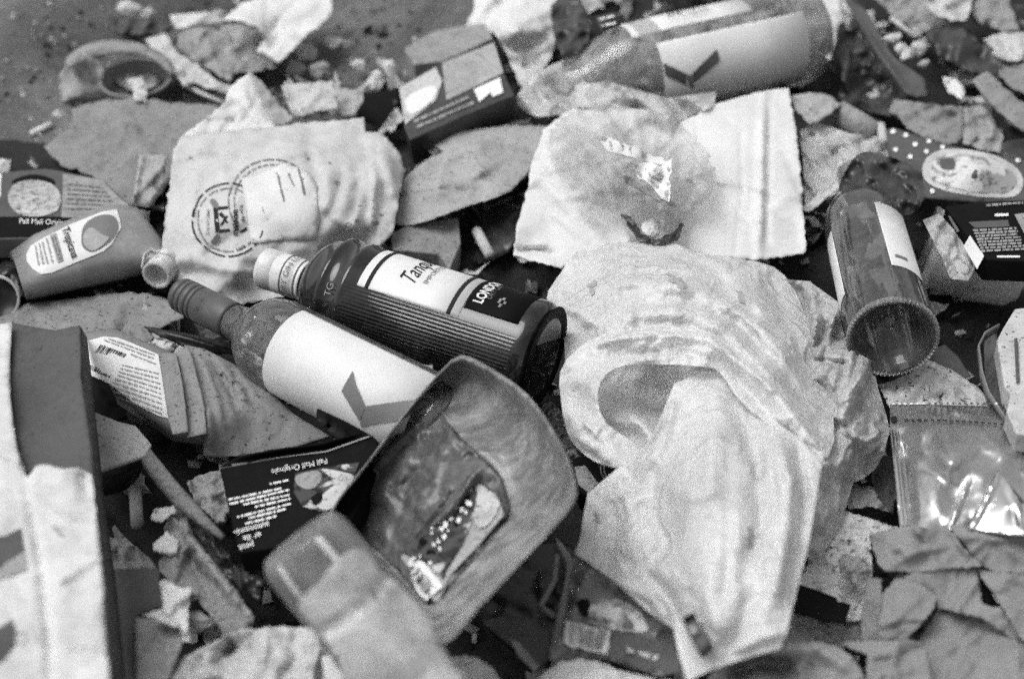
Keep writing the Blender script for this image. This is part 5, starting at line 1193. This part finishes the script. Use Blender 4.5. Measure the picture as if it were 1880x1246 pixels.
t = T('foam_piece', 'pale broken foam slab standing at the picture edge', 'foam', 1860, 690, .03)
slab('foam_slab', [(1863, 566, .11), (1905, 562, .11), (1905, 798, .13), (1866, 795, .128), (1848, 754, .125), (1855, 722, .122), (1844, 708, .121), (1830, 624, .114), (1841, 602, .112)], .018, M['pale'], t)
sheet('strap_groove', [(1862, 622, .118), (1868, 620, .118), (1872, 700, .124), (1866, 702, .124)], .12, M['carddark'], parent=t, res=5)
band('plastic_strap', [(1832, 600, .1), (1806, 615, .1), (1794, 638, .1), (1800, 686, .1), (1812, 724, .1), (1830, 752, .1), (1846, 776, .1)], .008, M['greyplastic'], label='thin grey strap looping beside the broken foam slab', cat='strap')
sheet('grey_film', [(1806, 625, .06), (1830, 610, .06), (1842, 700, .08), (1850, 770, .09), (1840, 800, .09), (1812, 740, .08)], .07, M['carddark'], 'dark grey sheet inside the loop of the thin strap', 'film', cr=(.008, 40), res=6)
sheet('paper_napkin', [(1612, 706, .07), (1660, 690, .07), (1705, 660, .068), (1754, 683, .066), (1798, 713, .066), (1815, 735, .066), (1795, 750, .068), (1700, 752, .072), (1634, 750, .074)], .07, M['dirtywhite'], 'dirty white napkin under the base-on bottle', 'napkin', cr=(.005, 70), res=6, seed=103, ridges=[([(1640, 730), (1700, 690), (1760, 690)], .008, 25)])
sheet('grey_wedge', [(1712, 640), (1735, 632), (1760, 655), (1782, 690), (1765, 695), (1715, 668)], .055, M['carddark'], 'dark grey wedge behind the dirty white napkin', 'cardboard', 'torn cardboard', res=6)

# ------------------------------------------------------------------ silver sachet
t = T('foil_sachet', 'silver foil sachet with crimped edge and dashed tear line', 'sachet', 1760, 860, .04)
fs_ = sheet('foil_front', [(1634, 742, .085), (1700, 742, .09), (1840, 746, .095), (1880, 770, .1), (1910, 790, .1), (1910, 985, .115), (1800, 975, .11), (1652, 970, .1), (1640, 850, .092), (1634, 790, .088)], .095, M['foil'], parent=t, ctrl=[(1760, 850, .125)], cr=(.0035, 75, .25), seed=105, res=5, th=.0004,
      ridges=[([(1656, 800), (1664, 880), (1676, 968)], -.008, 10), ([(1670, 770), (1720, 800), (1760, 870)], .006, 24), ([(1840, 790), (1780, 850), (1740, 960)], -.006, 26), ([(1780, 880), (1745, 965)], .006, 6, 't'), ([(1700, 775), (1690, 840)], .003, 12), ([(1790, 800), (1840, 830), (1880, 830)], .006, 18), ([(1690, 752), (1720, 768)], .003, 6), ([(1740, 750), (1790, 766)], .003, 6)])
sheet('folded_corner', [(1832, 862, .145), (1850, 885, .146), (1880, 920, .146), (1910, 950, .145), (1910, 985, .142), (1840, 980, .138), (1774, 970, .134), (1800, 920, .14)], .14, M['mirror'], parent=t, res=5, th=.0004, ctrl=[(1850, 930, .15)], ridges=[([(1832, 866), (1810, 920), (1785, 965)], .006, 7, 't'), ([(1850, 880), (1868, 930), (1880, 975)], .004, 12, 't')])
fsl = lambda u, v, o=.001: fs_(u, v, o + .0006)
for i in range(4): quads(fsl, [[(1638 + 5 * i, 792), (1640 + 5 * i, 792), (1648 + 5.5 * i, 880), (1646 + 5.5 * i, 880)], [(1646 + 5.5 * i, 880), (1648 + 5.5 * i, 880), (1660 + 5.5 * i, 966), (1657.5 + 5.5 * i, 966)]], M['mirror'], t, 'crimp_line', .001)
quads(fsl, [[(1662 + 11.5 * i, 772 + .035 * i * i), (1669 + 11.5 * i, 772.5 + .035 * i * i), (1669 + 11.5 * i, 775 + .035 * i * i), (1662 + 11.5 * i, 774.5 + .035 * i * i)] for i in range(16)], M['ink'], t, 'tear_line', .001)
quads(fsl, [[(1638 + 11 * i, 742), (1643 + 11 * i, 742), (1643 + 11 * i, 745.5), (1638 + 11 * i, 745.5)] for i in range(18)], M['inkwhite'], t, 'edge_stitches', .001)
ring(fsl, 1641, 772, 3, 3, 6, M['ink'], t, name='punched_hole')

# ------------------------------------------------------------------ lower right: speckled paper and brown paper
s = sheet('speckled_paper', [(1548, 937, .07), (1600, 952, .074), (1652, 969, .076), (1625, 980, .08), (1597, 985, .08), (1603, 1045, .085), (1592, 1076, .085), (1588, 1112, .086), (1584, 1138, .086), (1555, 1141, .085), (1500, 1110, .08), (1462, 1080, .078), (1480, 1040, .075), (1515, 1012, .072)], .08, M['dirtywhite'],
      'dirt-speckled white paper with a black corner, right of the big bag', 'paper', 'white papers', cr=(.005, 60), seed=107, res=5)
patch(s, [(1469, 1075), (1520, 1092), (1563, 1112), (1553, 1140), (1500, 1112), (1462, 1084)], M['black'], s.obj, name='black_corner', off=.0012)
sheet('black_card', [(1440, 1080), (1470, 1074), (1560, 1112), (1552, 1145), (1500, 1135), (1440, 1120)], .098, M['black'], 'small black card on the speckled paper beside the bag', 'card', res=6, th=.001)
sheet('foil_nugget', [(1538, 1028, .1), (1552, 1016, .108), (1580, 1020, .11), (1602, 1040, .105), (1600, 1062, .1), (1570, 1070, .102), (1545, 1058, .1)], .1, M['mid'], 'small crumpled striped wrapper sitting on the speckled paper', 'wrapper', 'wrappers', cr=(.016, 16), res=3, seed=109, smooth=1)
sheet('bark_chunk', [(1548, 912), (1570, 895), (1604, 898), (1630, 938), (1600, 930), (1560, 934)], .06, M['mid'], 'grey curled chunk in the gap below the crumpled plastic sheet', 'fragment', cr=(.010, 22), res=4, smooth=1, seed=110)
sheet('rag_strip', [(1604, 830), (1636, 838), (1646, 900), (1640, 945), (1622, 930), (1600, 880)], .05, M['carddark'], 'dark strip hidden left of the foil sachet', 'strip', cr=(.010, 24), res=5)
G = 'torn grey paper pieces'
sheet('torn_paper', [(1724, 1116, .1), (1804, 1128, .1), (1850, 1160, .102), (1910, 1200, .105), (1910, 1290, .115), (1690, 1290, .115), (1688, 1172, .102)], .1, M['kraft'], 'crumpled grey paper filling the bottom corner', 'paper', G, cr=(.0028, 90, 1.6), seed=111, res=6, torn=.4)
sheet('torn_paper', [(1646, 1054, .108), (1700, 1044, .112), (1794, 1040, .114), (1804, 1108, .113), (1850, 1116, .112), (1895, 1180, .112), (1860, 1172, .11), (1800, 1132, .108), (1722, 1116, .107), (1718, 1090, .108)], .11, M['kraft'], 'grey paper plate with a long slanting lower edge', 'paper', G, cr=(.0028, 90, 1.6), seed=112, res=6, torn=.4)
sheet('torn_paper', [(1790, 1040, .117), (1830, 1052, .117), (1910, 1046, .115), (1910, 1215, .117), (1880, 1175, .117), (1835, 1105, .117)], .115, M['kraft'], 'grey paper piece along the picture edge below the foil sachet', 'paper', G, cr=(.0028, 90, 1.6), seed=113, res=6, torn=.4)
sheet('torn_paper', [(1737, 962, .125), (1800, 966, .126), (1910, 974, .126), (1910, 1048, .124), (1830, 1052, .122), (1800, 1034, .122), (1772, 1005, .124)], .124, M['kraft'], 'grey paper strip lying over the lower edge of the foil sachet', 'paper', G, cr=(.0028, 90, 1.6), seed=114, res=6, torn=.5)
sheet('torn_paper', [(1594, 982, .112), (1620, 974, .118), (1650, 968, .122), (1737, 963, .128), (1760, 995, .126), (1804, 1038, .12), (1717, 1046, .12), (1680, 1050, .118), (1625, 1046, .115), (1610, 1030, .114)], .12, M['kraft'], 'broad torn grey paper plate touching the speckled paper', 'paper', G, cr=(.0028, 90, 1.6), seed=115, res=6, torn=.7, ridges=[([(1740, 964), (1770, 1010), (1800, 1036)], .006, 8, 't'), ([(1610, 1005), (1700, 1010)], .004, 10)], th=.001)
sheet('torn_paper', [(1648, 1056, .114), (1690, 1072, .117), (1720, 1091, .117), (1717, 1112, .117), (1692, 1145, .117), (1664, 1174, .116), (1614, 1170, .114), (1616, 1130, .114), (1620, 1088, .114)], .115, M['kraft'], 'pocket-shaped grey paper below the broad torn plate', 'paper', G, cr=(.0028, 90, 1.6), seed=116, res=5, torn=.4, th=.001)
sheet('torn_paper', [(1590, 1060, .1), (1620, 1060, .1), (1616, 1172, .104), (1580, 1172, .104), (1586, 1110, .102)], .1, M['kraft'], 'narrow grey paper beside the pocket-shaped one', 'paper', G, cr=(.0028, 90, 1.6), seed=117, res=5)
sheet('torn_paper', [(1544, 1178, .125), (1600, 1174, .127), (1664, 1174, .127), (1697, 1180, .126), (1706, 1210, .128), (1712, 1290, .13), (1590, 1290, .13), (1592, 1200, .126), (1560, 1190, .125)], .126, M['kraft'], 'grey paper with a pointed corner at the bottom edge', 'paper', G, cr=(.0028, 90, 1.6), seed=118, res=6, torn=.5, th=.001)
sheet('dirty_cloth', [(1462, 1118), (1500, 1125), (1552, 1140), (1582, 1140), (1582, 1180), (1540, 1190), (1440, 1180), (1442, 1150)], .075, M['mid'], 'gritty grey cloth patch below the small black card', 'cloth', cr=(.008, 28), seed=119, res=5)
sheet('grey_bag', [(1302, 1300, .13), (1310, 1232, .13), (1350, 1205, .135), (1400, 1190, .138), (1460, 1178, .135), (1515, 1180, .13), (1560, 1200, .125), (1600, 1260, .12), (1600, 1300, .12)], .13, M['cardlight'], 'soft grey paper bag, blurred, at the bottom below the big white bag', 'bag', cr=(.004, 60), smooth=2, res=6, ridges=[([(1320, 1246), (1390, 1215), (1480, 1225)], -.03, 24), ([(1320, 1228), (1400, 1192), (1500, 1190), (1580, 1240)], .010, 12)])

# ------------------------------------------------------------------ bottom middle: black box, packet, papers
t = T('black_box', 'black plastic box under the tilted food tray', 'box', 960, 1090, .05, 'boxes')
sheet('box_panel', [(870, 1130, .09), (930, 1060, .085), (1000, 990, .08), (1050, 1000, .085), (1056, 1040, .09), (1030, 1160, .1), (1010, 1210, .105), (985, 1230, .105), (930, 1190, .1)], .09, M['darkplastic'], parent=t, res=7, th=.002, cr=(.003, 60))
sheet('raised_rim', [(1018, 985, .095), (1032, 996, .1), (1054, 1030, .105), (1046, 1080, .11), (1032, 1150, .115), (1014, 1200, .118), (1008, 1195, .117), (1022, 1130, .113), (1036, 1070, .108), (1040, 1035, .104), (1024, 1005, .1)], .1, M['greyplastic'], parent=t, res=4, th=.002)
sheet('grey_slope', [(935, 1125, .1), (985, 1145, .105), (1012, 1165, .11), (1006, 1208, .112), (984, 1228, .112), (945, 1190, .108), (885, 1140, .1)], .105, M['carddark'], parent=t, res=6, th=.001)
tube('inner_rib', [(1022, 1020, .1), (1018, 1065, .1), (992, 1112, .103), (1018, 1130, .105)], .0022, M['greyplastic'], t)
sheet('ribbon_edge', [(936, 1170, .108), (955, 1180, .108), (990, 1222, .112), (982, 1232, .112), (950, 1200, .11)], .11, M['mid'], parent=t, res=5)
t = T('clear_packet', 'clear packet with white barcode patch and dark printed band', 'packet', 1120, 1130, .05)
kp = sheet('packet_film', [(1056, 1000, .108), (1100, 1040, .112), (1150, 1085, .118), (1194, 1123, .122), (1234, 1150, .125), (1254, 1217, .132), (1244, 1238, .132), (1204, 1240, .13), (1115, 1208, .125), (1007, 1210, .118), (1024, 1160, .115), (1050, 1045, .11)], .118, M['smoke'], parent=t, cr=(.007, 60), seed=121, res=6, th=0)
patch(kp, [(1124, 1160), (1180, 1168), (1234, 1184), (1252, 1218), (1243, 1237), (1204, 1240), (1116, 1206)], M['carddark'], t, name='dark_band', off=.0012)
print_lines(kp, [((1148, 1193), (1208, 1211))], M['pale'], t, 11, off=.002, mean=16)
bb = patch(kp, [(1041, 1141), (1124, 1161), (1114, 1204), (1036, 1183)], M['white'], t, name='barcode_panel', off=.0018)
bars(kp, (1046, 1146), (1118, 1163), (1109, 1199), (1041, 1180), 26, M['mid'], bb, off=.0026)
patch(kp, [(1085, 1110), (1130, 1098), (1175, 1125), (1190, 1160), (1130, 1158), (1085, 1145)], M['printfine'], t, name='pale_content', smooth=2, off=.0012)
patch(kp, [(1060, 1105), (1080, 1100), (1082, 1130), (1066, 1128)], M['black'], t, name='dark_content', smooth=2, off=.0012)
sheet('white_paper', [(1000, 1300, .12), (985, 1246, .12), (1024, 1214, .12), (1065, 1208, .12), (1110, 1214, .122), (1130, 1228, .122), (1200, 1243, .125), (1260, 1250, .126), (1260, 1300, .13)], .12, M['white'], 'white paper at the bottom edge under the clear packet', 'paper', 'white papers', cr=(.006, 60), seed=123, res=7)
sheet('white_paper', [(780, 1300, .13), (790, 1220, .13), (830, 1205, .13), (870, 1204, .132), (905, 1225, .132), (950, 1300, .135)], .13, M['white'], 'white rounded paper at the bottom edge under the food tray', 'paper', 'white papers', cr=(.006, 60), seed=124, res=7, smooth=1)
sheet('paper_scrap', [(590, 1205), (610, 1200), (640, 1250), (600, 1260)], .14, M['white'], 'narrow bright scrap along the blurred pale bottle', 'paper scrap', 'paper scraps', res=6)
t = T('cigarette_pack', 'dark pack with a round seal showing left of the big bag', 'cigarette pack', 1090, 865, .05, 'cigarette packs')
k4 = slab('box', [(1040, 845, .09), (1105, 820, .092), (1135, 855, .096), (1080, 912, .098), (1060, 898, .096)], .02, M['black'], t)
patch(k4, [(1055, 858), (1075, 856), (1098, 888), (1080, 905), (1062, 890)], M['mid'], t, name='printed_panel'); ring(k4, 1122, 862, 13, 17, 2, M['mid'], t, a0=120, a1=260); ring(k4, 1122, 862, 19, 23, 2, M['mid'], t, a0=120, a1=260)
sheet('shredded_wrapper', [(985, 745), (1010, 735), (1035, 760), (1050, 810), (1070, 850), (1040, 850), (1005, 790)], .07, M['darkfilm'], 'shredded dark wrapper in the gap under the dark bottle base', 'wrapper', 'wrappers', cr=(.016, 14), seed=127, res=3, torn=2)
sheet('card_strip', [(655, 605, .095), (680, 618, .1), (740, 640, .102), (793, 668, .104), (793, 685, .1), (740, 668, .098), (690, 645, .095)], .1, M['cardlight'], 'pale card strip between the dark bottle and the wine bottle', 'cardboard', 'torn cardboard', res=5, th=.0015, cr=(.001, 40))
sheet('torn_foil', [(434, 650, .08), (450, 638, .085), (478, 655, .085), (490, 680, .08), (486, 710, .075), (460, 690, .076)], .08, M['pale'], 'torn pale foil flap under the neck of the wine bottle', 'foil scrap', cr=(.006, 18), res=4, torn=1)
sheet('crumpled_scrap', [(500, 560), (540, 552), (575, 580), (570, 600), (530, 600), (505, 585)], .055, M['mid'], 'grey crumpled scrap under the pale screw cap', 'paper scrap', 'paper scraps', cr=(.012, 16), res=3, seed=131)
t = T('tin_can', 'dark tin can with a pale rim at the picture edge', 'can', -8, 545, .04)
cl = Lathe(V(-20, 545, .05), V(0, 550, .075), [(0, .02), (.02, .02), (.028, .021), (.029, .0205), (.029, .0185), (.026, .018), (.024, .004)])
cl.build('can_body', M['darkplastic'], t); cl.build('pale_rim', M['cap'], t, prof=[(.0285, .0212), (.0295, .0205), (.0292, .0185)], close=(False, False))
sheet('dark_mat', [(-30, 440, .05), (20, 436, .05), (50, 440, .05), (30, 480, .05), (40, 540, .045), (20, 572, .045), (-30, 580, .045)], .045, M['darkfilm'], 'dark crumpled sheet left of the juice bottle', 'plastic sheet', cr=(.006, 40), res=6)
